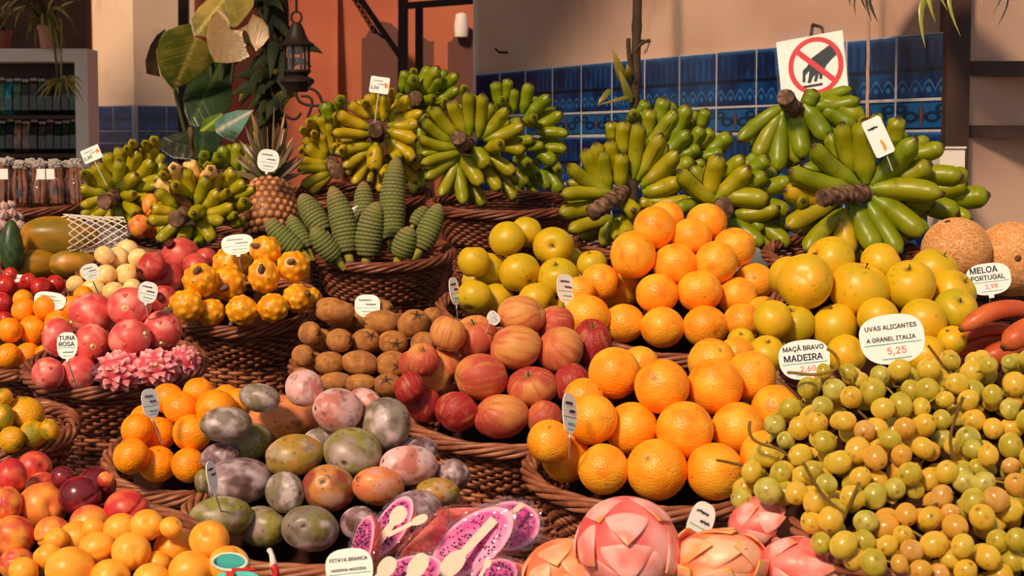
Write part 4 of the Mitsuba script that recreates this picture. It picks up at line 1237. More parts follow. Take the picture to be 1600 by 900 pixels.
bunch('small dark green banana bunch standing in front of the timber post', GB, Gz, 4.09, 4.47, (860, 260), [
    (770, 200, 790, 82, 62, 0), (820, 170, 842, 85, 58, 0), (810, 225, 842, 135, 76, 0), (880, 225, 1000, 58, 82, 0), (920, 225, 1008, 115, 76, 0), (1000, 195, 1125, 103, 68, 0), (870, 270, 970, 252, 62, 0),
    (990, 265, 1135, 195, 62, 0), (960, 315, 1055, 288, 62, 0), (890, 340, 960, 330, 60, 0), (800, 300, 760, 250, 60, 0), (840, 380, 930, 400, 66, 0), (850, 420, 800, 640, 70, 0), (880, 430, 900, 660, 70, 0), (850, 620, 850, 880, 70, 0), (900, 620, 890, 860, 70, 0)],
    ripe=0.0, seed=3)
Mz = (640, 120)
bunch('biggest dark green banana bunch, beside the tiled wall left of the branch', GB, Mz, 4.285, 4.1, (360, 450), [
    (310, 390, 150, 205, 84), (370, 370, 270, 160, 80), (400, 370, 390, 98, 80), (460, 380, 490, 112, 82), (500, 390, 655, 205, 80), (520, 410, 765, 320, 84), (520, 470, 605, 445, 84), (440, 500, 522, 605, 96),
    (360, 550, 480, 728, 88), (320, 580, 362, 855, 78), (320, 570, 208, 805, 74), (310, 545, 108, 690, 78), (330, 510, 78, 590, 66), (300, 470, 55, 408, 68), (280, 430, 88, 288, 72), (530, 545, 702, 650, 84),
    (490, 610, 602, 762, 80), (420, 740, 500, 862, 82), (610, 470, 770, 500, 82), (620, 690, 702, 822, 76), (270, 220, 235, 158, 50), (180, 310, 105, 265, 56), (370, 160, 365, 72, 56)],
    ripe=0.22, stem=(325, 405), seed=4)
bunch('shaded green banana bunch behind the biggest one, nearest the blue tiles', GB, Mz, 4.285, 4.42, (700, 440), [
    (600, 180, 572, 32, 74, 0), (640, 150, 660, 14, 70, 0), (690, 230, 705, 82, 60, 0), (760, 220, 802, 42, 78, 0), (800, 240, 935, 122, 78, 0), (860, 325, 1022, 238, 70, 0), (870, 375, 1062, 385, 66, 0), (910, 480, 1052, 490, 64, 0),
    (860, 500, 972, 582, 86, 0), (700, 430, 830, 412, 66, 0), (710, 630, 782, 725, 74, 0), (750, 600, 862, 655, 74, 0), (790, 470, 900, 450, 60, 0), (880, 640, 922, 752, 66, 0), (790, 740, 862, 825, 64, 0), (930, 640, 1012, 772, 90, 0),
    (640, 340, 752, 292, 80, 0), (720, 740, 742, 832, 66, 0), (760, 290, 832, 265, 66, 0), (560, 240, 620, 150, 70, 0), (730, 540, 790, 580, 70, 0), (960, 560, 995, 620, 60, 0)],
    ripe=0.0, slope=0.5, seed=5)
Iz = (860, 150)
bunch('long slanting green banana bunch behind the tall orange heap', GB, Iz, 3.6, 3.72, (400, 545), [
    (330, 545, 58, 562, 74), (270, 640, 48, 665, 78), (330, 690, 103, 765, 76), (330, 535, 98, 385, 74), (310, 515, 190, 298, 84), (330, 500, 252, 262, 80), (325, 515, 290, 305, 78), (395, 500, 402, 322, 80), (375, 430, 330, 250, 74),
    (350, 240, 342, 145, 66), (410, 320, 412, 140, 80), (470, 440, 502, 150, 84), (500, 450, 628, 215, 90), (530, 490, 720, 310, 88), (545, 535, 735, 470, 86), (560, 585, 795, 575, 58), (430, 600, 468, 645, 84), (600, 610, 500, 592, 66),
    (430, 690, 432, 775, 88), (335, 700, 300, 845, 74), (375, 710, 378, 795, 60)],
    ripe=0.3, stem=(225, 665), slope=0.45, lean=0.3, seed=6)
bunch('shaded upper part of green bananas against the tiles beside the branch', GB, Iz, 3.6, 4.05, (640, 330), [
    (540, 300, 692, 95, 80, .05), (540, 230, 562, 72, 82, .1), (630, 330, 782, 195, 82, .05), (600, 260, 705, 80, 80, .05), (690, 230, 775, 50, 86, .05), (610, 140, 642, 10, 82, .05), (500, 120, 540, 25, 66, .05), (440, 140, 470, 98, 56, .1), (770, 300, 855, 172, 76, 0),
    (840, 170, 880, 72, 66, 0), (840, 275, 912, 185, 66, 0), (890, 310, 1015, 210, 86, 0), (840, 340, 972, 308, 60, 0), (640, 445, 805, 352, 86, 0), (740, 330, 842, 285, 66, 0), (790, 440, 862, 355, 66, 0), (480, 190, 520, 80, 66, .1)],
    ripe=0.05, slope=0.35, lean=0.2, seed=7)
Jz = (1020, 220)
bunch('small bright banana hand just behind the top of the tall orange heap', GB, Jz, 5, 3.52, (560, 500), [
    (480, 470, 203, 235, 122, .4), (440, 430, 515, 110, 134, .4), (520, 430, 752, 203, 134, .4), (510, 280, 712, 122, 112, .25), (590, 450, 908, 465, 138, .3), (660, 565, 992, 520, 120, .2), (610, 630, 862, 818, 112, .2), (700, 680, 952, 885, 84, .1),
    (810, 640, 1068, 822, 122, .1), (670, 345, 892, 258, 122, .1), (830, 375, 1082, 300, 122, .1), (770, 230, 902, 128, 112, .1), (900, 510, 1062, 565, 120, 0), (330, 500, 188, 540, 100, .1), (740, 600, 860, 700, 90, 0)],
    ripe=0.3, stem=(565, 545), slope=0.4, seed=8)
Lz = (1140, 120)
bunch('large green banana bunch with one ripe yellow finger beside the melons', GB, Lz, 3, 3.42, (610, 545), [
    (590, 490, 388, 318, 80), (560, 505, 278, 440, 88), (460, 560, 256, 528, 84, .7), (480, 600, 268, 712, 80, .55), (520, 640, 358, 824, 80, .3), (545, 650, 550, 845, 98, .95), (585, 620, 692, 824, 94), (660, 610, 802, 834, 84), (690, 580, 912, 744, 94), (680, 530, 1004, 552, 94),
    (680, 490, 874, 286, 94), (640, 470, 635, 200, 108), (570, 430, 528, 215, 78), (780, 470, 945, 405, 92), (870, 360, 1005, 322, 74), (770, 310, 792, 190, 78), (705, 250, 688, 172, 54), (900, 465, 1094, 470, 82), (960, 520, 1112, 502, 74), (1050, 555, 1218, 552, 94),
    (930, 605, 1074, 645, 92), (780, 660, 934, 722, 64), (600, 780, 610, 862, 70), (990, 620, 1134, 672, 64), (820, 560, 960, 600, 80), (330, 640, 345, 580, 60, .2)],
    ripe=0.1, stem=(430, 568), slope=0.42, lean=0.3, seed=9)
Kz = (1140, 120)
kk = bunch('small green banana hand hanging over the big bunch, under the hand sign', GB, Kz, 3, 3.62, (310, 150), [
    (240, 150, 42, 302, 66), (235, 180, 123, 388, 78), (245, 190, 225, 448, 84), (310, 180, 347, 385, 84), (360, 150, 464, 302, 88), (300, 270, 320, 408, 66), (365, 130, 400, 60, 66), (400, 130, 612, 105, 62), (440, 120, 634, 200, 84), (440, 155, 595, 242, 80), (480, 250, 502, 335, 50)],
    ripe=0.05, stem=(262, 92), slope=0.3, lean=0.1, seed=10)
Az = (110, 200)
bunch('green banana bunch left of the ripening one, by the tilted orange card', GB, Az, 4.5, 4.05, (300, 480), [
    (230, 450, 63, 418, 74), (220, 490, 78, 562, 72), (215, 535, 78, 622, 66), (260, 565, 133, 655, 68), (310, 565, 238, 675, 60), (345, 565, 352, 705, 88), (370, 525, 452, 605, 92), (380, 590, 435, 678, 60), (350, 465, 445, 460, 68), (340, 420, 465, 322, 84),
    (330, 400, 342, 225, 84), (280, 420, 168, 245, 92), (230, 410, 108, 285, 82), (170, 390, 90, 315, 64), (300, 320, 248, 172, 84), (350, 310, 340, 132, 84), (400, 315, 474, 155, 88), (470, 345, 576, 222, 84), (390, 220, 392, 142, 60), (430, 200, 430, 102, 66), (500, 240, 604, 122, 84),
    (520, 200, 520, 102, 56), (570, 180, 582, 80, 74), (580, 335, 655, 242, 84), (490, 375, 635, 342, 64), (460, 412, 612, 398, 68), (440, 490, 545, 490, 88), (460, 560, 532, 592, 70)],
    ripe=0.35, stem=(235, 520), slope=0.5, seed=11)
PE = ((246, 206, 122), (236, 180, 108))
bunch('ripening banana bunch with peeled cream fingers, left of the pineapple', GB, Az, 4.5, 3.92, (790, 610), [
    (740, 680, 618, 805, 88), (710, 640, 543, 662, 82), (720, 580, 568, 560, 78, .75), (730, 540, 603, 432, 78), (730, 440, 598, 370, 80, .5, PE), (770, 380, 722, 275, 84, .5, PE), (830, 470, 738, 398, 78), (840, 470, 800, 282, 94), (850, 560, 703, 405, 64, .5, ((92, 54, 24), (70, 40, 24))), (840, 700, 778, 775, 78),
    (900, 670, 1004, 796, 94), (880, 730, 892, 806, 64, 0), (930, 560, 868, 600, 88), (940, 550, 1044, 436, 88), (890, 520, 954, 340, 90), (940, 605, 1146, 538, 74), (920, 655, 1078, 662, 78), (870, 350, 828, 228, 94, .5, PE), (920, 350, 984, 284, 84, .5, PE), (1000, 430, 1044, 302, 84, .9),
    (1070, 420, 1144, 284, 88), (1090, 450, 1228, 375, 74), (1150, 475, 1296, 418, 68), (1070, 610, 1160, 605, 60), (1130, 675, 1192, 645, 66), (1130, 580, 1222, 508, 84), (1000, 480, 1104, 440, 60), (700, 350, 650, 325, 60)],
    ripe=0.4, stem=(745, 640), slope=0.5, seed=12)
bunch('green bananas standing behind the ripening bunch, below the big dark leaf', GB, Az, 4.5, 4.3, (1080, 330), [
    (980, 290, 1040, 190, 84, 0), (1080, 290, 1068, 122, 84, .1), (1160, 280, 1172, 100, 84, .15), (1220, 280, 1296, 122, 84, 0), (1210, 320, 1284, 230, 64, .2), (930, 270, 936, 185, 76, 0), (1150, 360, 1244, 300, 76, 0), (1000, 350, 960, 260, 70, .2)],
    ripe=0.1, slope=0.25, lean=0.1, seed=13)
# red bananas at the right edge
RBt = ((206, 104, 52), (188, 80, 46))
RBd = ((196, 92, 50), (172, 70, 44))
rz = (1200, 300)
k = thing('banana_bunch', 'orange red banana hand at the right edge behind the grapes', 'banana bunch')
for i, (x0, y0, x1, y1, w, d, tn) in enumerate([(1260, 560, 900, 650, 90, 2.66, RBt), (1330, 640, 1100, 735, 120, 2.62, RBt), (1240, 680, 860, 705, 60, 2.70, RBd), (1240, 720, 830, 770, 90, 2.72, RBd), (1210, 770, 800, 830, 80, 2.74, RBd), (1290, 590, 960, 590, 80, 2.76, RBd), (1250, 800, 900, 880, 100, 2.72, RBd), (1280, 760, 1000, 800, 110, 2.69, RBt)]):
    A, E = P(rz[0] + x0 / 3, rz[1] + y0 / 3, d + 0.03), P(rz[0] + x1 / 3, rz[1] + y1 / 3, d)
    add('banana', banana(A, E, w / 6 * d / F, unit(UP * 0.9 - FW * 0.3), 900 + i, 0.5, tone=tn), k)
m = tube(spline([P(1640, 500, 2.78), P(1622, 540, 2.72), P(1616, 575, 2.74)], 8), 0.018, 8)
add('stalk', mikit.ply(m, 'm_matte', smooth=True, color=np.tile(lin(84, 48, 34), (len(m.vertices), 1))), k)

# ------------------------------------------------------------------ green scaly cone fruits
def cone_fruit(base, tip, rad, d, seed, lab, dt=0.0):
    B, E = P(*base, d), P(*tip, d + dt)
    Ln = np.linalg.norm(E - B)
    n, s = 130, 52
    t = np.linspace(0, 1, n)
    prof = np.interp(t, [0, 0.1, 0.3, 0.55, 0.8, 0.92, 0.98, 1], [0.66, 0.86, 1, 0.98, 0.76, 0.5, 0.24, 0.05])
    rng = np.random.default_rng(seed)
    bend = unit(np.cross(unit(E - B), FW)) * rng.uniform(-0.05, 0.05) * Ln
    p = B + (E - B) * t[:, None] + np.outer(np.sin(np.pi * t), bend)
    r = rad * d / F
    m = tube(p, prof * r, s)
    rows = Ln / 0.0085
    a = np.tile(np.arange(s) / s, n)
    tt = np.repeat(t, s)
    row = tt * rows
    fr = row - np.floor(row)
    col = a * 15 + 0.5 * (np.floor(row) % 2)
    fc = col - np.floor(col)
    bump = (1 - np.abs(fr * 2 - 1) ** 1.5) * (0.55 + 0.45 * (1 - np.abs(fc * 2 - 1)))
    c0 = np.repeat(p, s, 0)
    m.vertices[:n * s] = c0 + (m.vertices[:n * s] - c0) * (1 + 0.085 * bump)[:, None]
    b = np.r_[bump, 0, 0]
    v = m.vertices
    c = mixc(lin(58, 62, 28), lin(142, 140, 84), b)
    c = mixc(c, lin(150, 122, 82), sst(0.7, 1.0, np.r_[tt, 0, 1]) * 0.6)
    c = mixc(c, lin(96, 120, 40), sst(0.4, 0.7, nz(v, 20, seed, 2)) * 0.35)
    k = thing('cone_fruit', lab, 'cone fruit', 'green cone fruits in the upper basket')
    add('scaly_skin', mikit.ply(m, 'm_matte', smooth=True, color=c), k)
    st = tube([B, B + (B - E) / Ln * 0.03], [r * 0.4, r * 0.3], 8)
    add('stalk', mikit.ply(st, 'm_matte', smooth=True, color=np.tile(lin(150, 140, 50), (len(st.vertices), 1))), k)


cz = lambda x, y: (400 + x / 3.748, 230 + y / 3.748)
for i, (b, t, w, d, dt, lab) in enumerate([
    ((470, 650), (330, 470), 62, 3.70, -.02, 'cone fruit lying low in front, second from the left of the rim'),
    ((260, 610), (60, 420), 62, 3.74, .0, 'leftmost cone fruit leaning out over the yellow pitayas'),
    ((300, 600), (200, 400), 55, 3.77, .02, 'cone fruit leaning left just behind the leftmost one'),
    ((400, 500), (265, 275), 70, 3.84, .03, 'cone fruit leaning left below the pineapple side of the bananas'),
    ((540, 620), (440, 230), 74, 3.80, .02, 'tall cone fruit left of centre, leaning slightly left'),
    ((640, 480), (630, 200), 62, 3.93, .03, 'cone fruit standing at the back behind two tall ones'),
    ((650, 640), (715, 320), 76, 3.76, .0, 'cone fruit leaning right in the middle front of the basket'),
    ((800, 540), (825, 55), 74, 3.86, .03, 'tallest cone fruit, standing upright against the bananas'),
    ((840, 640), (905, 465), 66, 3.72, -.01, 'short stout cone fruit in front of the right pair'),
    ((960, 600), (1075, 330), 66, 3.80, .02, 'rightmost cone fruit leaning over the rim'),
    ((920, 460), (1000, 350), 40, 3.88, .02, 'half hidden cone fruit behind the rightmost one'),
    ((500, 560), (430, 470), 50, 3.86, .02, 'small hidden cone fruit between the two left tall ones')]):
    cone_fruit(cz(*b), cz(*t), w / 3.748, d, 40 + i, lab, dt)
k = thing('paper_scrap', 'folded white paper tucked between the cone fruits', 'paper')
m = trimesh.convex.convex_hull(np.array([P(512, 352, 3.88), P(530, 345, 3.88), P(560, 320, 3.9), P(552, 340, 3.9), P(520, 340, 3.885), P(525, 372, 3.88)]))
add('sheet', mikit.ply(m, 'm_card'), k)

# ------------------------------------------------------------------ pineapple
k = thing('pineapple', 'ripe pineapple with a spiky grey green crown beside the cone fruits', 'pineapple')
d = 4.18
pb, pt = P(420, 375, d), P(420, 285, d + 0.05)
ax = unit(pt - pb)
Rp = toward(ax)
hgt, R = np.linalg.norm(pt - pb), 47 * d / F
body = lathe([(0, 0), (R * .7, 0.005), (R * .95, hgt * .3), (R * .93, hgt * .6), (R * .74, hgt * .9), (R * .4, hgt * 1.02), (0, hgt * 1.04)], 30)
body.apply_transform(M(Rp[:, 0], Rp[:, 1], Rp[:, 2], pb))
add('flesh', mikit.ply(body, 'm_satin', smooth=50, color=None) if False else mikit.ply(body, 'm_satin', smooth=True, color=np.tile(lin(120, 66, 38), (len(body.vertices), 1))), k)
eye = trimesh.convex.convex_hull(np.array([[math.cos(a), math.sin(a), 0] for a in np.arange(6) * math.pi / 3] + [[.55 * math.cos(a), .55 * math.sin(a), .45] for a in np.arange(6) * math.pi / 3] + [[0, 0.1, 0.75]]))
eyes = [mikit.ply(eye, 'm_satin', smooth=False, color=mixc(lin(150, 92, 52), lin(214, 150, 104), (eye.vertices[:, 2] / 0.75) ** 0.8) * s) for s in (0.8, 1.0, 1.15)]
rng = np.random.default_rng(8)
for r in range(9):
    h = hgt * (0.06 + r * 0.112)
    rr = R * np.interp(h / hgt, [0, .3, .6, .9, 1.02], [.7, .95, .93, .74, .4])
    nn = max(6, int(2 * math.pi * rr / 0.0185))
    for i in range(nn):
        a = (i + 0.5 * (r % 2)) * 2 * np.pi / nn
        nrm = Rp @ unit([math.cos(a), math.sin(a), 0.5 * (h / hgt - 0.4)])
        o = pb + Rp @ np.array([rr * math.cos(a) * 0.985, rr * math.sin(a) * 0.985, h])
        x = unit(np.cross(ax, nrm))
        s = 0.0098
        add('eye', eyes[int(rng.integers(3))], k, at=M(x * s, np.cross(nrm, x) * s, nrm * s * 0.8, o))
crown0 = pb + ax * hgt


def strap(p0, p1, sag, w, seed, c0, c1, bs='m_leaf', n=9, thick=0.0012, wide=FW, taper=1.2):
    """A long leaf from p0 to p1 that bends by sag; folded along its middle."""
    t = np.linspace(0, 1, n)
    p = p0 + (p1 - p0) * t[:, None] + np.outer(np.sin(np.pi * t * 0.9), sag)
    tg = np.gradient(p, axis=0)
    tg /= np.linalg.norm(tg, axis=1, keepdims=True)
    s = np.cross(tg, wide)
    s /= np.linalg.norm(s, axis=1, keepdims=True) + 1e-9
    nr = np.cross(s, tg)
    ww = w * (np.minimum(1, 0.5 + 2.5 * t) * (1 - t ** taper * 0.97))
    V = []
    for q, o in ((-1, 0.25), (0, 0), (1, 0.25)):
        V.append(p + s * (ww * q)[:, None] + nr * (ww * o)[:, None])
    top = np.stack(V, 1).reshape(-1, 3)
    bot = top - np.repeat(nr, 3, 0) * thick
    i, j = np.meshgrid(np.arange(n - 1), np.arange(2), indexing='ij')
    q = np.stack([i * 3 + j, i * 3 + j + 1, (i + 1) * 3 + j + 1, (i + 1) * 3 + j], -1).reshape(-1, 4)
    N = 3 * n
    e = [k2 for k2 in range(3)] + [a * 3 + 2 for a in range(1, n)] + [(n - 1) * 3 + 1, (n - 1) * 3] + [a * 3 for a in range(n - 2, 0, -1)]
    sd = np.array([[a, a + N, b + N, b] for a, b in zip(e, e[1:] + e[:1])])
    Q = np.vstack([q, q[:, ::-1] + N, sd])
    m = trimesh.Trimesh(np.vstack([top, bot]), np.vstack([Q[:, [0, 1, 2]], Q[:, [0, 2, 3]]]), process=False)
    u = np.tile(np.repeat(t, 3), 2)
    c = mixc(lin(*c0), lin(*c1), sst(0.0, 1.0, u + 0.5 * (nz(m.vertices, 30, seed, 2) - 0.5)))
    return mikit.ply(m, bs, smooth=True, color=c)


for i in range(46):
    lay = i / 46
    a = i * 2.399
    out = 0.95 - 0.75 * lay
    dirn = unit(Rp @ np.array([math.cos(a) * out, math.sin(a) * out, 0.28 + 0.85 * lay]))
    Ln = rng.uniform(0.085, 0.13) * (0.75 + 0.45 * lay)
    base = crown0 + Rp @ np.array([math.cos(a) * 0.016, math.sin(a) * 0.016, 0.004 + 0.035 * lay])
    tipc = (176, 128, 62) if (i > 30 and rng.random() < 0.6) else (126, 96, 80)
    add('crown_leaf', strap(base, base + dirn * Ln, ax * Ln * (0.10 - 0.16 * (1 - lay)), rng.uniform(0.008, 0.012), i, (92, 92, 66), tipc, wide=dirn * 0.2 + np.cross(ax, dirn), n=7), k)

# ------------------------------------------------------------------ grapes
gz_poly = Polygon([(1128, 800), (1150, 722), (1190, 700), (1205, 640), (1240, 600), (1300, 566), (1360, 575), (1430, 568), (1480, 548), (1560, 548), (1660, 556), (1660, 940), (1440, 940), (1385, 892), (1300, 872), (1262, 842), (1240, 792), (1190, 778)])
rng = np.random.default_rng(77)
seeds = [(1265, 640), (1370, 610), (1490, 590), (1590, 620), (1190, 750), (1290, 760), (1400, 700), (1510, 720), (1610, 760), (1310, 850), (1430, 830), (1550, 860), (1360, 900)]
tones = [0.35, 0.15, 0.1, 0.0, 0.3, 0.15, 0.75, 0.3, 0.45, 0.2, 0.9, 0.25, 0.4]
gplaces = ['beside the front oranges', 'below the round white price tag', 'just below the red bananas', 'at the right edge below the red bananas', 'hanging left over the orange basket', 'above the two pink dragon fruits', 'in the middle of the pile with amber berries', 'right of the amber bunch in the pile middle', 'at the right edge halfway down', 'touching the lowest pink dragon fruit', 'at the pile bottom with the most amber berries', 'in the bottom corner by the right edge', 'at the bottom edge beside the basket rim']


def gdepth(x, y):
    d = 2.02 - (y - 560) * 0.00088
    d += 0.0009 * max(0, 1300 - x) * 0.8 - 0.05 * math.sin(x / 47.0) * math.sin(y / 39.0) * 0.4
    return d


gm = {}
for var in range(6):
    v, f = ico(2) if var else ico(2)
    a, b = [((204, 172, 46), (218, 182, 68)), ((176, 158, 42), (198, 174, 66)), ((212, 170, 48), (222, 178, 68)), ((208, 156, 54), (216, 156, 66)), ((200, 142, 62), (214, 166, 88)), ((172, 160, 52), (198, 184, 92))][var]
    c = mixc(lin(*a), lin(*b), sst(0.3, 0.7, nz(v, 1.5, var, 2)))
    c = mixc(c, lin(110, 70, 30), sst(0.30, 0.16, ang(v, [0, 0, 1])))
    c = mixc(c, lin(150, 96, 40), sst(0.74, 0.8, nz(v, 5, var + 5, 2)) * 0.7)
    gm[var] = mikit.ply(trimesh.Trimesh(v * [0.93, 0.93, 1.06], f, process=False), 'm_grape', smooth=True, color=c)
scene['m_grape'] = {'type': 'twosided', 'b': {'type': 'principled', 'base_color': VC, 'roughness': 0.26, 'specular': 0.5, 'flatness': 0.6}}
gb = [thing('grape_bunch', f'bunch of green yellow grapes {w}', 'grape bunch', 'green grape bunches') for w in gplaces]
GRAPES = []
placed = []
for layer, (gap, dd, tries) in enumerate(((27.5, 0.0, 5200), (27, 0.020, 4200), (29, 0.042, 2500))):
    mine = []
    for _ in range(tries):
        x, y = rng.uniform(1120, 1650), rng.uniform(535, 935)
        if not gz_poly.buffer(-6 if layer == 0 else -14).contains(Point(x, y)):
            continue
        if any((x - a) ** 2 + (y - b) ** 2 < gap ** 2 for a, b in mine):
            continue
        mine.append((x, y))
    for x, y in mine:
        i = int(np.argmin([math.hypot(x - a, (y - b) * 1.15) for a, b in seeds]))
        sx, sy = seeds[i]
        h = math.hypot((x - sx) / 75.0, (y - sy) / 62.0)
        d = gdepth(x, y) + 0.020 * min(h, 1.5) ** 2 - 0.02 + dd + rng.normal(0, 0.004)
        r = (17.5 + rng.normal(0, 2.2) + (y - 600) * 0.010) * d / F
        if layer and rng.random() < 0.12:
            continue
        placed.append((x, y, d, r, i))
BIN = {}
for x, y, d, r, i in placed:
    p = P(x, y, d)
    near = [q for q in GRAPES if abs(q[0][0] - p[0]) < 0.04 and abs(q[0][2] - p[2]) < 0.04]
    for _ in range(10):
        hit = [q for q in near if np.linalg.norm(q[0] - p) < 0.86 * (q[1] + r)]
        if not hit:
            break
        d += 0.005
        p = P(x, y, d)
    else:
        continue
    GRAPES.append((p, r, i))
    w = tones[i] + rng.normal(0, 0.25)
    var = int(rng.choice([3, 4, 2])) if w > 0.62 else int(rng.choice([0, 0, 2, 1, 1, 5]))
    A = toward(rng.normal(size=3)) * r
    add('grape', gm[var], gb[i], at=M(A[:, 0], A[:, 1], A[:, 2], p))
for i, (sx, sy) in enumerate(seeds):
    ps = [q[0] for q in GRAPES if q[2] == i]
    c = np.mean(ps, axis=0) + FW * 0.012
    ax = unit(np.array([rng.uniform(-1, 1), 0.1, rng.uniform(-.4, .8)]))
    path = spline([c - ax * 0.055, c + UP * 0.006, c + ax * 0.055], 10)
    m = tube(path, np.linspace(0.0022, 0.0016, 10), 6)
    col = mixc(lin(116, 92, 34), lin(92, 56, 30), nz(m.vertices, 25, i, 2))
    add('stem', mikit.ply(m, 'm_matte', smooth=True, color=col), gb[i], 'woody stem')
    for j in range(0, len(ps), 5):
        q = path[int(np.argmin(np.linalg.norm(path - ps[j], axis=1)))]
        m = tube(spline([q, (q + ps[j]) / 2 - FW * 0.010, ps[j]], 6), 0.0013, 5)
        add('stem', mikit.ply(m, 'm_matte', smooth=True, color=np.tile(lin(150, 134, 50), (len(m.vertices), 1))), gb[i])
# bare stems that lie on top of the pile
for k0, pts in ((0, [(1230, 582), (1262, 585), (1290, 583), (1310, 570), (1303, 552), (1292, 545)]), (4, [(1172, 658), (1182, 690), (1205, 698), (1230, 712)]), (5, [(1255, 722), (1270, 750), (1290, 778), (1318, 800)]), (7, [(1505, 620), (1490, 660), (1486, 700), (1492, 716)])):
    dd = min(gdepth(*p) for p in pts) - 0.05
    m = tube(spline([P(x, y, dd + 0.02) for x, y in pts], 16), 0.0019, 6)
    add('stem', mikit.ply(m, 'm_matte', smooth=True, color=mixc(lin(150, 120, 40), lin(92, 60, 28), nz(m.vertices, 14, k0, 2))), gb[k0], 'bare twig lying on the pile')
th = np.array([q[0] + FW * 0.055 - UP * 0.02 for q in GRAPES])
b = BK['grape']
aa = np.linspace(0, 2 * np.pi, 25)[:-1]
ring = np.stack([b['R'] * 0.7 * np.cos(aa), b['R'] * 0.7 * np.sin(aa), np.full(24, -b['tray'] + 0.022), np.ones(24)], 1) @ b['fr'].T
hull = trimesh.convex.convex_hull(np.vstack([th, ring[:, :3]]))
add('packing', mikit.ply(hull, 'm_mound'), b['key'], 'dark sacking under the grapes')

# ------------------------------------------------------------------ halved dragon fruits in film with wooden spoons
WRAP = {}


def half_fruit(px, py, d, a, b, rot, nrm, lab, seed, face=True, film=True):
    a, b = a * 1.15, b * 1.3
    """Half a dragon fruit: red skin, magenta cut face with seeds, crumpled film around it."""
    rng = np.random.default_rng(seed)
    n = unit(RT * nrm[0] + UP * nrm[1] - FW * nrm[2])
    x = RT * math.cos(math.radians(rot)) + UP * math.sin(math.radians(rot))
    x = unit(x - n * (x @ n))
    y = np.cross(n, x)
    A, B = a * d / F, b * d / F
    fr = M(x, y, n, P(px, py, d))
    k = thing('halved_dragon_fruit', lab, 'cut dragon fruit')
    v, f = ico(4)
    w = v * [A, B, B * 0.85]
    w[:, 2] = np.where(v[:, 2] > 0, 0.10 * B * (v[:, 2] > 0) * np.sqrt(np.maximum(0, 1 - (v[:, 0] ** 2 + v[:, 1] ** 2))), w[:, 2])
    rho = np.sqrt(v[:, 0] ** 2 + v[:, 1] ** 2)
    c = mixc(lin(214, 62, 64), lin(236, 120, 104), sst(0.35, 0.7, nz(v, 2, seed, 3)))
    if face:
        pink = mixc(lin(208, 40, 140), lin(236, 108, 178), sst(0.3, 0.7, nz(v, 3.5, seed, 3)))
        pink = mixc(pink, lin(250, 176, 206), sst(0.80, 0.95, rho))
        c = np.where((v[:, 2] > 0.02)[:, None], pink, c)
    m = trimesh.Trimesh(w, f, process=False)
    m.apply_transform(fr)
    add('flesh', mikit.ply(m, 'm_satin', smooth=40 if False else True, color=c), k)
    if face:
        tet = trimesh.creation.icosphere(subdivisions=0)
        ms = []
        for _ in range(150):
            r, t = math.sqrt(rng.random()) * 0.78, rng.random() * 6.283
            s = tet.copy()
            s.apply_scale(rng.uniform(0.0009, 0.0015))
            s.apply_translation([A * r * math.cos(t), B * r * math.sin(t), 0.10 * B * math.sqrt(max(0, 1 - r * r)) + 0.0004])
            ms.append(s)
        s = cat(ms)
        s.apply_transform(fr)
        add('seeds', mikit.ply(s, 'm_seed'), k, 'dark seeds', kind='stuff')
    for j in range(4):
        az = rng.uniform(0, 6.28)
        m, u = scale_leaf([math.cos(az), math.sin(az), -0.35], np.array([1.0, 0.2, 0.1]), 0.5, 0.25, 0.10, 5, 5)
        m.vertices *= [A, B, B * 0.85]
        m.apply_transform(fr)
        add('scale', mikit.ply(m, 'm_satin', smooth=True, color=mixc(lin(222, 84, 74), lin(198, 140, 66), sst(0.4, 1, u))), k)
    if film:
        v, f = ico(4)
        w = v * np.array([A * 1.05, B * 1.06, B * 0.9])
        w[:, 2] = np.where(v[:, 2] > 0, 0.22 * B * np.sqrt(np.maximum(0, v[:, 2])), w[:, 2])
        cr = np.abs(nz(v, 7, seed + 3, 2) - 0.5)
        w = w + v * ((cr * 4 - 0.1)[:, None] * B * 0.17)
        m = trimesh.Trimesh(w, f, process=False)
        m.apply_transform(fr)
        add('film_wrap', mikit.ply(m, 'm_film'), k, 'crumpled clear film')


def spoon(p0, p1, d, lab, w=11, bowl=0.42, d2=None):
    """A flat wooden spoon, its bowl at p0, its handle ending at p1."""
    A, B = P(*p0, d), P(*p1, d2 or d)
    t = unit(B - A)
    s = unit(np.cross(t, FW))
    n = np.cross(s, t)
    Ln = np.linalg.norm(B - A)
    ws = w * d / F
    L0 = bowl * Ln
    pts = [(0, 0)] + [(L0 * (1 - math.cos(q)) / 2, ws * math.sin(q) ** 0.8) for q in np.linspace(0.3, 2.75, 9)] + [(L0, ws * 0.42), (Ln, ws * 0.50), (Ln, -ws * 0.50), (L0, -ws * 0.42)] + [(L0 * (1 - math.cos(q)) / 2, -ws * math.sin(q) ** 0.8) for q in np.linspace(2.75, 0.3, 9)]
    m = trimesh.creation.extrude_polygon(Polygon(pts).buffer(0), 0.0022, engine='earcut')
    m.apply_transform(M(t, s, n if n @ FW < 0 else -n, A))
    add('wooden_spoon', mikit.ply(m, 'm_spoon'), None, lab, 'spoon', 'wooden spoons in the halved fruits')


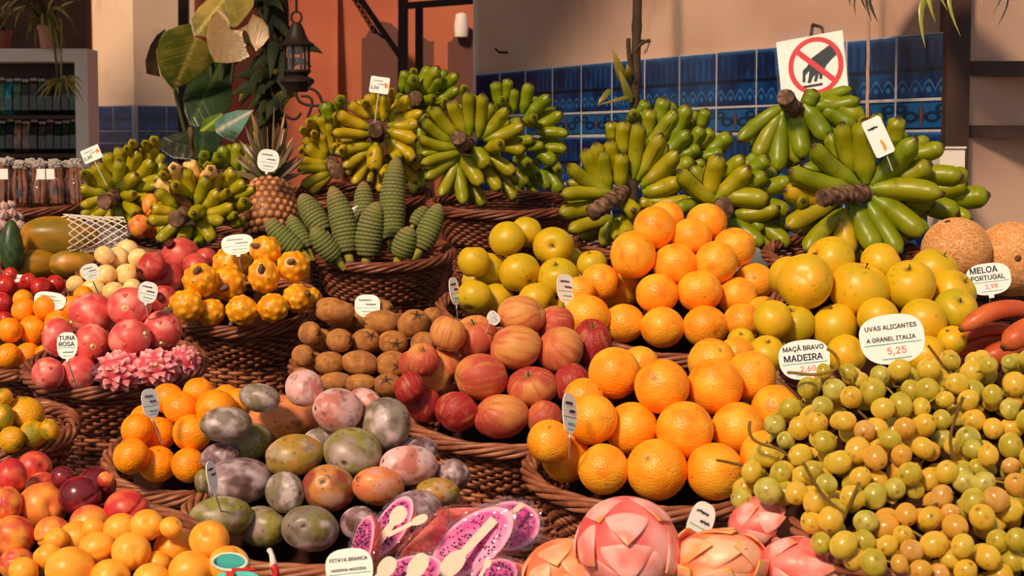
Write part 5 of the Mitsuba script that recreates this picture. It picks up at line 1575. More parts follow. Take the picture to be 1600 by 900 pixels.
mat('m_seed', base_color=rgb(74, 12, 58), roughness=0.4)
half_fruit(738, 848, 2.00, 66, 33, 42, (-.2, .45, .85), 'magenta dragon fruit half with the longest spoon across it', 1)
half_fruit(795, 822, 2.06, 44, 32, 25, (.1, .5, .8), 'magenta dragon fruit half beside the bare wicker, upper right', 2)
half_fruit(612, 822, 2.05, 46, 22, 58, (-.5, .35, .8), 'magenta dragon fruit half whose spoon bowl points up by the mangoes', 3)
half_fruit(660, 834, 2.02, 44, 30, 28, (-.6, .6, -.1), 'film wrapped red dragon fruit half lying skin up in the middle', 4, face=False)
half_fruit(735, 800, 2.12, 48, 22, 8, (0, .8, -.3), 'film wrapped red dragon fruit half at the back by the stand weave', 5, face=False)
half_fruit(566, 852, 2.00, 42, 24, 72, (-.75, .2, .5), 'yellow pink dragon fruit half standing beside the mango basket rim', 6)
half_fruit(806, 882, 2.00, 40, 20, 12, (.2, .7, -.2), 'film wrapped red half left of the orange dragon fruit', 7, face=False)
half_fruit(640, 896, 1.96, 46, 22, 20, (0, .5, .8), 'magenta dragon fruit half at the bottom edge under two spoon bowls', 8)
half_fruit(770, 905, 1.93, 42, 22, 40, (.3, .5, .7), 'film wrapped half at the bottom edge below the longest spoon', 9)
spoon((690, 899), (772, 812), 1.955, 'longest wooden spoon lying across the magenta half', 15, 0.40, 2.0)
spoon((758, 836), (816, 788), 2.01, 'wooden spoon handle on the half beside the bare wicker', 8, 0.35, 2.05)
spoon((632, 792), (592, 846), 2.00, 'wooden spoon with its bowl up beside the mangoes', 12, 0.48)
spoon((668, 806), (606, 836), 1.965, 'wooden spoon slanting over the wrapped red half', 7, 0.4)
spoon((616, 872), (588, 906), 1.93, 'small rounded spoon bowl near the big white tag', 13, 0.8)
spoon((666, 866), (632, 912), 1.92, 'spoon bowl at the bottom edge between two halves', 14, 0.75)
spoon((765, 874), (742, 915), 1.90, 'spoon handle at the bottom edge under the longest spoon', 6, 0.3)
ring = BK['wrapped']
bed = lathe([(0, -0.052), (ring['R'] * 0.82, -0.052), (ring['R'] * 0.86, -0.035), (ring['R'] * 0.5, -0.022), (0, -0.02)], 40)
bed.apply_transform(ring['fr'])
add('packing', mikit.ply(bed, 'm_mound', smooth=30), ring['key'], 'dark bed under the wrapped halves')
# ------------------------------------------------------------------ price tags and cards
def scribble(w, h, seed):
    """One illegible handwritten word as a wavy stroke."""
    rng = np.random.default_rng(seed)
    n = 26
    x = np.linspace(0, w, n)
    y = h * (0.5 + 0.5 * np.sin(np.arange(n) * 1.9 + rng.uniform(0, 6)) * rng.uniform(0.4, 1, n))
    return tube(np.stack([x, y, np.full(n, 0.0009)], 1), h * 0.10, 4)


def fit_text(s, w, h, bold=True):
    m = meshkit.text_mesh(s, 1.0, 0.08, bold)
    m.apply_translation(-m.bounds[0])
    e = m.bounds[1]
    k = min(w / e[0], h / e[1])
    m.apply_scale([k, k, 0.008])
    return m


def surf(px, py, gap):
    """The distance to the fruit that shows at this pixel, less a gap."""
    r = unit(P(px, py, 1.0) - EYE)
    best = 9
    for c, R in BALLS:
        t = (c - EYE) @ r
        h2 = R * R - ((c - EYE) @ (c - EYE) - t * t)
        if h2 > 0:
            best = min(best, t - math.sqrt(h2))
    return best * (r @ FW) - gap


def price_tag(px, py, w, h, d, roll, yaw, lab, words=(), price=None, kind='round', seed=0, stake=0.05, sc=2, pitch=0.12, lines=True, down=False):
    """A card facing the lens (turned by yaw, rolled by roll), w x h pixels as seen, on a thin stake."""
    cy, sy = math.cos(math.radians(yaw)), math.sin(math.radians(yaw))
    x0 = RT * cy + FW * sy
    n = unit(np.cross(x0, UP) + UP * pitch)
    cr, sr = math.cos(math.radians(roll)), math.sin(math.radians(roll))
    y0 = unit(UP - n * (UP @ n))
    x0 = np.cross(y0, n)
    x, y = x0 * cr + y0 * sr, -x0 * sr + y0 * cr
    W, H = w * d / F / max(0.25, abs(cy)), h * d / F
    k = thing('price_tag', lab, 'price tag')
    if kind == 'round':
        t = np.linspace(0, 2 * np.pi, 49)[:-1]
        e = 2 / 2.6
        shp = Polygon(np.stack([W / 2 * np.sign(np.cos(t)) * np.abs(np.cos(t)) ** e * (1 + 0.06 * np.sin(t)), H / 2 * np.sign(np.sin(t)) * np.abs(np.sin(t)) ** e], 1))
        shp = shp.union(sbox(-W * 0.06, -H * 0.60, W * 0.06, -H * 0.4)).buffer(0)
    else:
        shp = sbox(-W / 2, -H / 2, W / 2, H / 2).buffer(-H * 0.08).buffer(H * 0.08)
    fr = M(x, y, n, P(px, py, d))
    m = trimesh.creation.extrude_polygon(shp, 0.0012, engine='earcut')
    m.apply_translation([0, 0, -0.0006])
    m.apply_transform(fr)
    add('card', mikit.ply(m, 'm_card'), k, 'white card')
    T = lambda mm, dx, dy: (mm.apply_translation([dx, dy, 0.0007]), mm.apply_transform(fr), mm)[2]
    sl = 0.0 if kind == 'round' else 0.0
    if words:
        for i, s in enumerate(words):
            mm = fit_text(s, W * (0.80 if i == 0 else 0.76), H * 0.20)
            add('lettering', mikit.ply(T(mm, -W * 0.40, H * (0.20 - 0.23 * i)), 'm_ink'), k, 'dark handwritten words')
    else:
        for i in range(sc):
            ww = W * (0.5 if i == 0 else 0.4)
            add('writing', mikit.ply(T(scribble(ww, H * 0.10, seed + i), -W * 0.33 + (0 if i == 0 else W * 0.26), H * (0.20 - 0.19 * i)), 'm_ink'), k, 'illegible dark handwriting')
    if lines:
        for yy, a, b in ((-0.10, -0.44, 0.44), (-0.40, -0.2, 0.26)):
            add('rule', mikit.ply(T(box([W * a, 0, 0], [W * b, H * 0.02, 0.0004]), 0, H * yy), 'm_ink_green'), k)
        if price:
            add('price', mikit.ply(T(fit_text(price, W * 0.55, H * 0.17, False), -W * 0.10, -H * 0.33), 'm_ink_red'), k, 'red price figures')
        else:
            add('price', mikit.ply(T(scribble(W * 0.5, H * 0.09, seed + 9), -W * 0.2, -H * 0.29), 'm_ink_green'), k, 'faint figures')
    b = P(px, py, d) - y * H * 0.54
    st = tube([b, b - y * stake + FW * stake * 0.3] if down else [b, b - y * stake * 0.35 + FW * stake * 1.1 - UP * stake * 0.5], 0.0013, 5)
    add('stake', mikit.ply(st, 'm_white_paint', smooth=True), k)
    return k, fr, W, H


price_tag(1394, 530, 102, 78, 2.10, 7, 0, 'large round white tag rising over the grapes, red price 5,25', ('UVAS ALICANTES', 'A GRANEL ITALIA'), '5,25', stake=0.06)
price_tag(1257, 562, 80, 62, 2.46, 6, 0, 'round white tag between front oranges and grapes, red price 2,60', ('MAÇÃ BRAVO', 'MADEIRA'), '2,60', stake=0.06)
price_tag(1545, 436, 70, 50, min(surf(1556, 425, 0), surf(1528, 428, 0)) - 0.045, 7, 0, 'round white tag in front of the melons, red price 2,98', ('MELOA', 'PORTUGAL'), '2,98', stake=0.09)
price_tag(546, 890, 74, 66, 1.86, 6, 0, 'white tag at the bottom edge before the halved dragon fruits', ('PITAYA BRANCA', 'VARENHA MADEIRA'), None, stake=0.03)
price_tag(1094, 818, 40, 70, 1.88, -28, 25, 'white tag leaning right between the big dragon fruits and oranges', seed=5)
price_tag(890, 646, 22, 64, 2.36, -10, 60, 'narrow turned white tag left of the front oranges', seed=6, stake=0.04)
price_tag(884, 451, 28, 46, surf(902, 456, 0.010), -5, 45, 'white tag between yellow apples and the tall orange heap', seed=7)
price_tag(771, 497, 20, 20, surf(798, 497, 0.008), -45, 30, 'tiny tilted white tag tucked behind the blushed apples', seed=8, stake=0.03)
price_tag(710, 455, 14, 44, surf(728, 452, 0.0), 4, 62, 'narrow turned white tag at the left end of the small yellow apples', seed=9)
price_tag(574, 478, 40, 36, 3.10, 0, 0, 'white tag standing behind the top kiwis', seed=10)
price_tag(235, 630, 20, 46, 2.56, 5, 55, 'narrow white tag standing in the mandarins', seed=11)
price_tag(105, 540, 32, 42, 2.86, 2, 0, 'white tag leaning on the pink red fruits beside small oranges', ('TUNA', 'ROSA'), None, seed=12)
price_tag(231, 457, 28, 34, 2.96, -12, 20, 'white tag behind the topmost pink red fruit', seed=13)
price_tag(371, 382, 50, 32, 3.36, 6, 0, 'white tag behind the top of the yellow pitayas', seed=14)
price_tag(419, 251, 33, 36, 4.10, -8, 10, 'white tag on the pineapple crown', seed=15)
price_tag(78, 470, 50, 28, 3.24, -8, 0, 'white tag behind the top of the small oranges', seed=16)
price_tag(32, 441, 42, 24, 3.62, -3, 0, 'white tag between the shiny red tomatoes', seed=17)
price_tag(141, 425, 26, 26, 3.42, 15, 20, 'greyish tag curling over the cream fruits', seed=18)
price_tag(331, 745, 10, 50, 2.18, 8, 70, 'clear white strip at the left edge of the mangoes', seed=19, lines=False)


def photo_card(px, py, w, h, d, roll, yaw, lab, txt, pic, stick, head=None):
    k, fr, W, H = price_tag(px, py, w, h, d, roll, yaw, lab, kind='rect', sc=2 if txt else 1, lines=False, stake=stick, down=True, pitch=0.05, seed=int(px))
    T = lambda mm, dx, dy: (mm.apply_translation([dx, dy, 0.0012]), mm.apply_transform(fr), mm)[2]
    if txt:
        add('price', mikit.ply(T(fit_text(txt, W * 0.42, H * 0.26), -W * 0.44, -H * 0.30), 'm_ink'), k, 'black price figures')
    mm = cat([tube(spline([[pic[0] * W + i * W * 0.05, pic[1] * H - H * 0.13, 0], [pic[0] * W + i * W * 0.05 + W * 0.04, pic[1] * H, 0], [pic[0] * W + i * W * 0.02, pic[1] * H + H * 0.15, 0]], 6), W * 0.03, 5) for i in range(3)])
    mm.vertices[:, 2] *= 0.05
    add('picture', mikit.ply(T(mm, 0, 0), 'm_pic'), k, 'small printed bananas')
    return k


mat('m_pic', base_color=rgb(232, 146, 40), roughness=0.5)
photo_card(593, 133, 30, 26, 4.22, -8, 0, 'small white price card on a stick in the yellow green bananas', '1,50', (0.28, 0), 0.08)
photo_card(143, 241, 30, 22, 3.97, 24, 0, 'tilted price card with an orange picture over the left bananas', '1,35', (0.28, 0.05), 0.06)
photo_card(1372, 214, 32, 62, 3.38, 24, 0, 'white card with printed bananas stuck in the large banana bunch', None, (0.0, -0.25), 0.03)

# bits of plastic at the bottom edge
k = thing('oval_cover', 'turquoise and white oval lid lying on the yellow plums', 'lid')
m = trimesh.creation.cylinder(radius=1, height=1, sections=32)
m.apply_transform(M(RT * 0.018, UP * 0.010 - FW * 0.006, -FW * 0.004, P(359, 878, 1.86)))
mat('m_turq', base_color=rgb(96, 214, 208), roughness=0.3)
add('disc', mikit.ply(m, 'm_turq', smooth=40), k)
add('rim', mikit.ply(tube([P(359 + 27 * math.cos(a), 878 + 13 * math.sin(a), 1.855) for a in np.linspace(0, 6.2832, 25)[:-1]], 0.0018, 5, True), 'm_white_paint', smooth=True), k)
k = thing('plastic_clip', 'turquoise clip with a red tip at the bottom edge by the yellow plums', 'clip')
add('grip', mikit.ply(trimesh.convex.convex_hull(np.array([P(x, y, dd) for x, y in ((340, 897), (360, 892), (392, 893), (404, 899), (396, 915), (344, 915)) for dd in (1.83, 1.845)])), 'm_turq'), k)
add('tip', mikit.ply(bar(P(360, 893, 1.828), P(360, 906, 1.828), 0.008), 'm_red'), k)
add('arm', mikit.ply(bar(P(362, 890, 1.83), P(398, 889, 1.83), 0.0025), 'm_red'), k)
k = thing('bag_tie', 'white twisted plastic bag end with a red tie on the mango basket rim', 'bag tie')
m = tube(spline([P(421, 860, 2.09), P(426, 874, 2.08), P(428, 888, 2.08), P(432, 905, 2.08)], 9), np.array([5, 4, 4.5, 5, 6, 7, 7, 6, 5]) * 2.08 / F, 7)
add('film', mikit.ply(m, 'm_white_paint', smooth=True), k)
m = tube(spline([P(425, 884, 2.07), P(430, 891, 2.07), P(427, 905, 2.07)], 6), 6 * 2.07 / F, 7)
add('tie', mikit.ply(m, 'm_red', smooth=True), k)

# foam net round the papaya
k = thing('foam_net', 'white foam net sleeve pulled over the end of the large papaya', 'foam net')
p0, p1 = P(100, 366, 3.80), P(192, 366, 3.86)
ax = unit(p1 - p0)
s1 = unit(np.cross(ax, UP))
s2 = np.cross(s1, ax)
tt = np.linspace(0, 1, 22)
rr = np.interp(tt, [0, .25, .6, 1], [31, 29.5, 27, 27]) * 3.8 / F
mat('m_foam', base_color=rgb(248, 232, 220), roughness=0.8)
for sgn in (1, -1):
    for i in range(15):
        a = i * 2 * np.pi / 15 + sgn * tt * 2.2
        pts = p0 + np.outer(tt, p1 - p0) + s1 * (rr * np.cos(a))[:, None] + s2 * (rr * np.sin(a))[:, None]
        add('strand', mikit.ply(tube(pts, 0.0015, 5), 'm_foam', smooth=True), k)

# ------------------------------------------------------------------ the no-touching sign
k = thing('no_touch_sign', 'white sign with a barred hand in a red ring on the tiles', 'sign')
ds = 4.08
yaw = math.radians(-30)
x0 = RT * math.cos(yaw) + FW * math.sin(yaw)
n = unit(np.cross(x0, UP))
cr, sr = math.cos(math.radians(6)), math.sin(math.radians(6))
x, y = x0 * cr + UP * sr, -x0 * sr + UP * cr
fr = M(x, y, n, P(1270, 106, ds))
s = ds / F


def sign_shape(poly, z, t, bs, nm, lab=None):
    m = cat([trimesh.creation.extrude_polygon(g, t, engine='earcut') for g in getattr(poly, 'geoms', [poly])])
    m.apply_scale([s / math.cos(yaw), s, 1])
    m.apply_translation([0, 0, z])
    m.apply_transform(fr)
    add(nm, mikit.ply(m, bs), k, lab)


sign_shape(sbox(-48, -56, 47, 50), 0, 0.0016, 'm_card', 'paper')
rg = affinity.scale(Point(5, 2).buffer(1, 32), 39, 45)
rin = affinity.scale(Point(5, 2).buffer(1, 32), 32, 38)
hand = Polygon([(34, 33), (26, 30), (12, 22), (0, 15), (-7, 4), (-14, -2), (-16, -20), (-12, -21), (-11, -10), (-5, -4), (-6, -12), (-9, -22), (-5, -24), (0, -14), (3, -12), (0, -22), (4, -23), (8, -12), (9, -10), (8, -19), (12, -20), (14, -10), (20, 0), (28, 8), (36, 14)]).buffer(0).intersection(rin)
sign_shape(hand, 0.0016, 0.0006, 'm_black', 'hand', 'black reaching hand')
sign_shape(sbox(-20, -30, 12, -26), 0.0016, 0.0006, 'm_black', 'counter_bar', 'black bar')
slash = affinity.rotate(sbox(-39, -4, 39, 4), -48, origin=(0, 0))
slash = affinity.translate(slash, 5, 2).intersection(rg)
sign_shape(rg.difference(rin).union(slash), 0.0023, 0.0006, 'm_red', 'red_ring', 'red ring with a slash')
sleeve = sbox(-52, -60, 50, 62)
m = trimesh.creation.extrude_polygon(sleeve, 0.0005, engine='earcut')
m.apply_scale([s / math.cos(yaw), s, 1])
m.apply_translation([0, 0, 0.004])
m.apply_transform(fr)
v = trimesh.Trimesh(m.vertices, m.faces)
add('plastic_sleeve', mikit.ply(trimesh.Trimesh(np.array([(fr @ [a * s / math.cos(yaw), b * s, 0.0045, 1])[:3] for a, b in ((-52, -60), (50, -60), (50, 62), (-52, 62))]), [[0, 1, 2], [0, 2, 3]]), 'm_film'), k, 'clear plastic sleeve')
hk = (fr @ [4 * s, 60 * s, 0.002, 1])[:3]
wpt = wall_pt(1276, hk[2] + 0.02)
add('hook', mikit.ply(tube([wpt + E3 * -0.01, hk + (wpt - hk) * 0.2 + UP * 0.01, hk - UP * 0.015], 0.004, 6), 'm_dark_iron', smooth=True), k)

# rope and small nails on the wall
k = thing('rope', 'thin pale rope hanging down the tiles to the printed banana card', 'rope')
tp_ = P(1357, 60, 3.98)
pts = [[tp_[0], tp_[1], 3.72], tp_, P(1356, 120, 3.97), P(1355, 184, 3.95)]
mat('m_rope', base_color=rgb(176, 140, 120), roughness=0.9)
q = spline(pts, 60)
for ph in (0, 2.09, 4.19):
    o = np.stack([0.0022 * np.cos(np.arange(60) * 1.1 + ph), 0.0022 * np.sin(np.arange(60) * 1.1 + ph), np.zeros(60)], 1)
    add('strand', mikit.ply(tube(q + o, 0.0022, 5), 'm_rope', smooth=True), k)
for i, (x_, y_, l) in enumerate(((793, 82, 'small rusty hook in the plaster near the wall end'), (1014, 64, 'small hook in the plaster right of the branch'))):
    w = wall_pt(x_, 0)
    dd = (w - EYE) @ FW
    c = P(x_, y_, dd)
    c[2] = P(x_, y_, (wall_pt(x_, 1.9) - EYE) @ FW)[2]
    w = np.array([w[0], w[1], c[2]])
    k = thing('wall_hook', l, 'hook')
    add('shank', mikit.ply(tube([w - E3 * 0.01, w + E3 * 0.03, w + E3 * 0.045 + UP * 0.012], 0.004, 5), 'm_dark_iron'), k)

# white box behind the right-hand bananas
k = thing('white_box', 'white box standing behind the rightmost green bananas', 'box')
a, b = P(1463, 232, 3.72), P(1502, 232, 3.72)
add('carcass', mikit.ply(box([a[0], 3.70, HIGH], [b[0], 3.80, a[2]]), 'm_white_paint'), k)
add('cap', mikit.ply(box([a[0] - 0.002, 3.695, a[2]], [b[0] + 0.002, 3.80, a[2] + 0.004]), 'm_white_paint'), k)

# ------------------------------------------------------------------ leaves
LEAFD, LEAFG, LEAFO, LEAFB = lin(28, 44, 22), lin(74, 84, 26), lin(142, 118, 48), lin(176, 138, 96)


def leaf_poly(name, pts, d, tilt, bulge, cols, parent, seed, holes=(), rib=None, lab=None):
    """A broad leaf of this outline on a slanted, domed plane, with veins and thickness."""
    pts = np.array(pts, float)
    c = pts.mean(0)
    pg = Polygon((pts - c) * [1, -1]).buffer(0)
    for hx, hy, ha, hb, hr in holes:
        pg = pg.difference(affinity.translate(affinity.rotate(affinity.scale(Point(0, 0).buffer(1, 12), ha, hb), hr, origin=(0, 0)), hx - c[0], -(hy - c[1])))
    if pg.geom_type != 'Polygon':
        pg = max(pg.geoms, key=lambda g: g.area)
    pg = pg.buffer(2.5).buffer(-2.5).segmentize(5)
    v2, f = trimesh.creation.triangulate_polygon(pg, engine='earcut')
    m = trimesh.Trimesh(np.c_[v2, np.zeros(len(v2))], f)
    vv, ff = trimesh.remesh.subdivide_to_size(m.vertices, m.faces, 7, max_iter=8)
    m = trimesh.Trimesh(vv, ff)
    m.merge_vertices()
    v = np.array(m.vertices)
    R = np.abs(v[:, :2]).max()
    (ax_, ay_), (bx_, by_) = rib or (pts[0], pts[len(pts) // 2])
    a = np.array([ax_ - c[0], -(ay_ - c[1])])
    t = unit(np.array([bx_ - c[0], -(by_ - c[1])]) - a)
    al, cr_ = (v[:, :2] - a) @ t, (v[:, :2] - a) @ np.array([-t[1], t[0]])
    vein = np.exp(-(cr_ / 2.2) ** 2)
    side = np.abs(((al - np.abs(cr_) * 0.8) / (R * 0.28)) % 1 - 0.5)
    dep = d + (tilt[0] * v[:, 0] + tilt[1] * v[:, 1]) / F * d + bulge * d / F * R * ((cr_ / R) ** 2 + 0.5 * ((al - R) / R) ** 2) - np.abs(cr_) / F * d * 0.10 + sst(0.12, 0.0, side) * 0.0006
    Wp = np.array([P(c[0] + x, c[1] - y, dd) for (x, y), dd in zip(v[:, :2], dep)])
    th = 0.0016
    n = len(Wp)
    be = trimesh.grouping.group_rows(np.sort(m.edges, axis=1), require_count=1)
    be = m.edges[be]
    F2 = np.vstack([m.faces, m.faces[:, ::-1] + n, np.vstack([[[p_, q_, q_ + n], [p_, q_ + n, p_ + n]] for p_, q_ in be[:, ::-1]])])
    mm = trimesh.Trimesh(np.vstack([Wp, Wp + FW * th]), F2, process=False)
    mm.fix_normals()
    col = mixc(cols[0], cols[1], sst(0.35, 0.65, nz(v / 40.0, 1.2, seed, 3)))
    col = mixc(col, cols[2], sst(0.10, 0.0, side) * 0.18)
    col = mixc(col, cols[2], vein * 0.8)
    return add(name, mikit.ply(mm, 'm_leaf', smooth=True, color=np.vstack([col, col])), parent, lab)


k = thing('potted_monstera', 'potted plant with big glossy split leaves behind the ripening bananas', 'plant')
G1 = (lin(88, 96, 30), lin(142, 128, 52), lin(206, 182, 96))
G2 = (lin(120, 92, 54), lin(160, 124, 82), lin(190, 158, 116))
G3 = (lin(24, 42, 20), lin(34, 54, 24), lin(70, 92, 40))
leaf_poly('leaf', [(298, 37), (280, 40), (262, 47), (249, 62), (245, 80), (246, 98), (253, 118), (262, 130), (272, 142), (278, 136), (295, 130), (315, 117), (328, 103), (333, 95), (330, 80), (322, 66), (312, 60), (303, 58), (300, 48)], 4.55, (0.4, -0.5), 0.12, G1, k, 1, rib=((306, 60), (272, 142)), lab='broad green gold leaf')
leaf_poly('leaf', [(299, 30), (310, 12), (330, -6), (398, -6), (396, 10), (385, 25), (372, 40), (362, 45), (357, 35), (355, 20), (345, 14), (332, 25), (326, 45), (322, 58), (305, 55)], 4.6, (0.3, 0.3), 0.1, (lin(118, 108, 44), lin(180, 152, 78), lin(216, 190, 112)), k, 2, rib=((345, 5), (305, 55)), lab='green gold leaf cut by the frame')
leaf_poly('leaf', [(342, 14), (327, 35), (322, 55), (325, 75), (335, 97), (355, 99), (375, 96), (390, 88), (383, 72), (392, 66), (400, 80), (412, 70), (421, 58), (419, 42), (410, 30), (395, 22), (387, 38), (372, 47), (360, 46), (357, 30), (350, 14)], 4.5, (-0.3, 0.4), 0.15, G2, k, 3, holes=((385, 60, 5, 13, 20),), rib=((345, 20), (400, 80)), lab='bronze split leaf')
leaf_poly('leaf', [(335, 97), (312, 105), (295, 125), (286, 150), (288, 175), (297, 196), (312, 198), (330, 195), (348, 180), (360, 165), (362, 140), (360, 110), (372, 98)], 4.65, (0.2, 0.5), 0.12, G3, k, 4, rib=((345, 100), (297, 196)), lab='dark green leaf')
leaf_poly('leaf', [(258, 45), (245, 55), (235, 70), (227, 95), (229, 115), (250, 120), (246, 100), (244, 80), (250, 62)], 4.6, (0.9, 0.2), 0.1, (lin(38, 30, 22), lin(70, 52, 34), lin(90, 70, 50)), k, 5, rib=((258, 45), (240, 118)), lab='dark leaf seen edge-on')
leaf_poly('leaf', [(335, 190), (350, 178), (372, 172), (396, 172), (380, 200), (365, 222), (350, 215), (338, 208)], 4.45, (0.2, 0.9), 0.05, (lin(40, 60, 30), lin(96, 138, 128), lin(214, 190, 176)), k, 6, rib=((338, 205), (396, 172)), lab='glossy leaf with a bluish sheen put into its colour')  # variegation, with a teal highlight put into the leaf colour
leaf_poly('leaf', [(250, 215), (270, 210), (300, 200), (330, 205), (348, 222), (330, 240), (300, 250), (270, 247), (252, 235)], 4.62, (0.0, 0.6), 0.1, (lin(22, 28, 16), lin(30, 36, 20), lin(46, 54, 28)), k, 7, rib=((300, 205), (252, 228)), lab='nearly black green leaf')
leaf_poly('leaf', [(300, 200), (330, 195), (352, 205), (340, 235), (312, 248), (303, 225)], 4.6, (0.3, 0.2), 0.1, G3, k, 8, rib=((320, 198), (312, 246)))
leaf_poly('leaf', [(340, 205), (312, 205), (318, 186), (345, 176), (352, 182)], 4.5, (0.3, 0.8), 0.1, (lin(70, 96, 28), lin(96, 118, 34), lin(170, 180, 80)), k, 9, rib=((318, 202), (350, 178)))
pot = P(318, 300, 4.68)
for pts in ([(318, 280), (310, 200), (330, 120), (306, 62)], [(322, 280), (335, 180), (350, 100), (345, 18)], [(320, 280), (345, 190), (362, 120), (352, 12)], [(318, 280), (316, 220), (338, 150), (345, 100)], [(316, 280), (280, 170), (262, 80), (256, 48)], [(316, 280), (330, 230), (338, 206)], [(314, 280), (300, 240), (298, 206)]):
    m = tube(spline([P(x_, y_, 4.68) for x_, y_ in pts], 18), 0.0055, 6)
    add('stem', mikit.ply(m, 'm_leaf', smooth=True, color=np.tile(lin(58, 64, 30), (len(m.vertices), 1))), k)
m = lathe([(0, HIGH + 0.002), (0.07, HIGH + 0.002), (0.09, pot[2] - 0.03), (0.098, pot[2] - 0.03), (0.098, pot[2]), (0.085, pot[2]), (0.08, pot[2] - 0.015), (0, pot[2] - 0.015)], 32)
m.apply_translation([pot[0], pot[1], 0])
add('pot', mikit.ply(m, 'm_stand', smooth=40), k)
m = tube(spline([P(297, 200, 4.4), P(299, 214, 4.4), P(300, 232, 4.42), P(301, 246, 4.42)], 10), np.linspace(0.007, 0.004, 10), 6)
add('dry_stem', mikit.ply(m, 'm_matte', smooth=True, color=mixc(lin(126, 92, 60), lin(70, 46, 30), nz(m.vertices, 40, 1, 2))), k, 'dry brown twisted leaf stalk')

# dark climbing plant beside the lantern
k = thing('dark_climber', 'tall dark climbing plant between the split leaves and the lantern', 'plant')
rng = np.random.default_rng(21)
base = P(425, 235, 5.3)
m = tube(spline([[base[0], base[1], 0.0], [base[0] + 0.01, base[1], 1.2], P(418, 150, 5.3), P(432, 60, 5.3), P(422, -40, 5.3)], 40), 0.035, 9)
add('trunk', mikit.ply(m, 'm_matte', smooth=True, color=mixc(lin(30, 24, 18), lin(58, 44, 30), nz(m.vertices, 12, 2, 3))), k)
for i in range(7):
    ph = rng.uniform(0, 6.28)
    pts = [P(425 + 20 * math.sin(ph + j * 0.9) + rng.normal(0, 3), 200 - j * 30, 5.3 + 0.05 * math.cos(ph + j * 0.9)) for j in range(8)]
    m = tube(spline(pts, 40), rng.uniform(0.004, 0.009), 6)
    add('vine', mikit.ply(m, 'm_matte', smooth=True, color=mixc(lin(36, 30, 20), lin(104, 84, 48), nz(m.vertices, 14, i, 2))), k)
for i in range(52):
    y_ = rng.uniform(-20, 185)
    x_ = 422 + rng.normal(0, 17)
    p_ = P(x_, y_, 5.28 + rng.uniform(-.09, .06))
    dr_ = unit([rng.normal() * 0.8, -0.3 + 0.3 * rng.normal(), -0.6 + 0.5 * rng.normal()])
    L0_ = rng.uniform(0.07, 0.13)
    add('leaf', strap(p_, p_ + dr_ * L0_, UP * 0.02, rng.uniform(0.014, 0.026), 300 + i, (26, 34, 20), (50, 58, 28) if i % 5 else (120, 112, 36), 'm_matte', n=7, taper=2.0), k)

# ------------------------------------------------------------------ hanging lantern
k = thing('hanging_lantern', 'dark iron bell-shaped lantern in front of the terracotta wall', 'lantern')
d = 5.1
u = d / F
lc = P(463, 0, d)
zz = lambda y_: P(463, y_, d)[2]


def lathe_px(rows, n=24):
    m_ = lathe([(r * u, zz(y_)) for y_, r in rows], n)
    m_.apply_translation([lc[0], lc[1], 0])
    return m_


add('roof', mikit.ply(lathe_px([(72, 0), (72, 27), (69, 28), (64, 20), (55, 15), (44, 11), (36, 7), (34, 0)][::1]), 'm_dark_iron', smooth=40), k)
add('base', mikit.ply(lathe_px([(143, 0), (143, 16), (136, 20), (128, 27), (124, 27), (118, 16), (112, 22), (109, 22), (108, 0)]), 'm_dark_iron', smooth=40), k)
for i in range(6):
    a = i * np.pi / 3 + 0.3
    o = np.array([lc[0] + 19 * u * math.cos(a), lc[1] + 19 * u * math.sin(a), 0])
    add('bar', mikit.ply(tube([o + [0, 0, zz(110)], o + [0, 0, zz(70)]], 0.004, 6), 'm_dark_iron'), k)
m = lathe_px([(109, 16.5), (72, 16.5)], 24)
add('glass', mikit.ply(m, 'm_film', smooth=True), k, 'clear glass cylinder')
a = np.linspace(0, 2 * np.pi, 21)[:-1]
add('ring', mikit.ply(tube([[lc[0] + 8 * u * math.cos(x_), lc[1], zz(27) + 9 * u * math.sin(x_)] for x_ in a], 0.0035, 6, True), 'm_dark_iron', smooth=True), k)
add('hanger', mikit.ply(tube([[lc[0], lc[1], zz(20)], [lc[0], lc[1], 3.705]], 0.004, 6), 'm_dark_iron'), k)
for pts in ([(480, 138), (496, 145), (503, 160), (503, 176)], [(463, 143), (470, 160), (490, 165), (520, 166)], [(470, 150), (485, 172), (482, 190), (500, 185), (498, 172)], [(450, 150), (440, 172), (458, 186), (470, 176)]):
    add('scroll', mikit.ply(tube(spline([P(x_, y_, d) for x_, y_ in pts], 20), 0.0045, 6), 'm_dark_iron', smooth=True), k, 'bent iron scroll')

# ------------------------------------------------------------------ branch against the tiles
k = thing('branch', 'dark upright branch with small green shoots in front of the blue tiles', 'branch')
bx = P(992, 0, 4.62)
q = spline([[bx[0] - 0.01, bx[1], HIGH], P(990, 300, 4.62), P(992, 170, 4.62), P(994, 80, 4.62), P(996, 0, 4.62), P(997, -180, 4.62)], 60)
m = tube(q, 0.0125 + 0.002 * (np.arange(60) % 6 == 0), 10)
add('wood', mikit.ply(m, 'm_matte', smooth=True, color=mixc(lin(44, 34, 26), lin(84, 66, 48), nz(m.vertices, 30, 4, 3))), k)
for pts, r in (([(993, 130), (985, 100), (982, 60)], 4), ([(993, 82), (1003, 68), (1016, 63)], 3), ([(988, 165), (982, 150), (978, 130)], 3)):
    m = tube(spline([P(x_, y_, 4.61) for x_, y_ in pts], 10), r * 4.6 / F, 6)
    add('twig', mikit.ply(m, 'm_matte', smooth=True, color=np.tile(lin(66, 50, 36), (len(m.vertices), 1))), k)
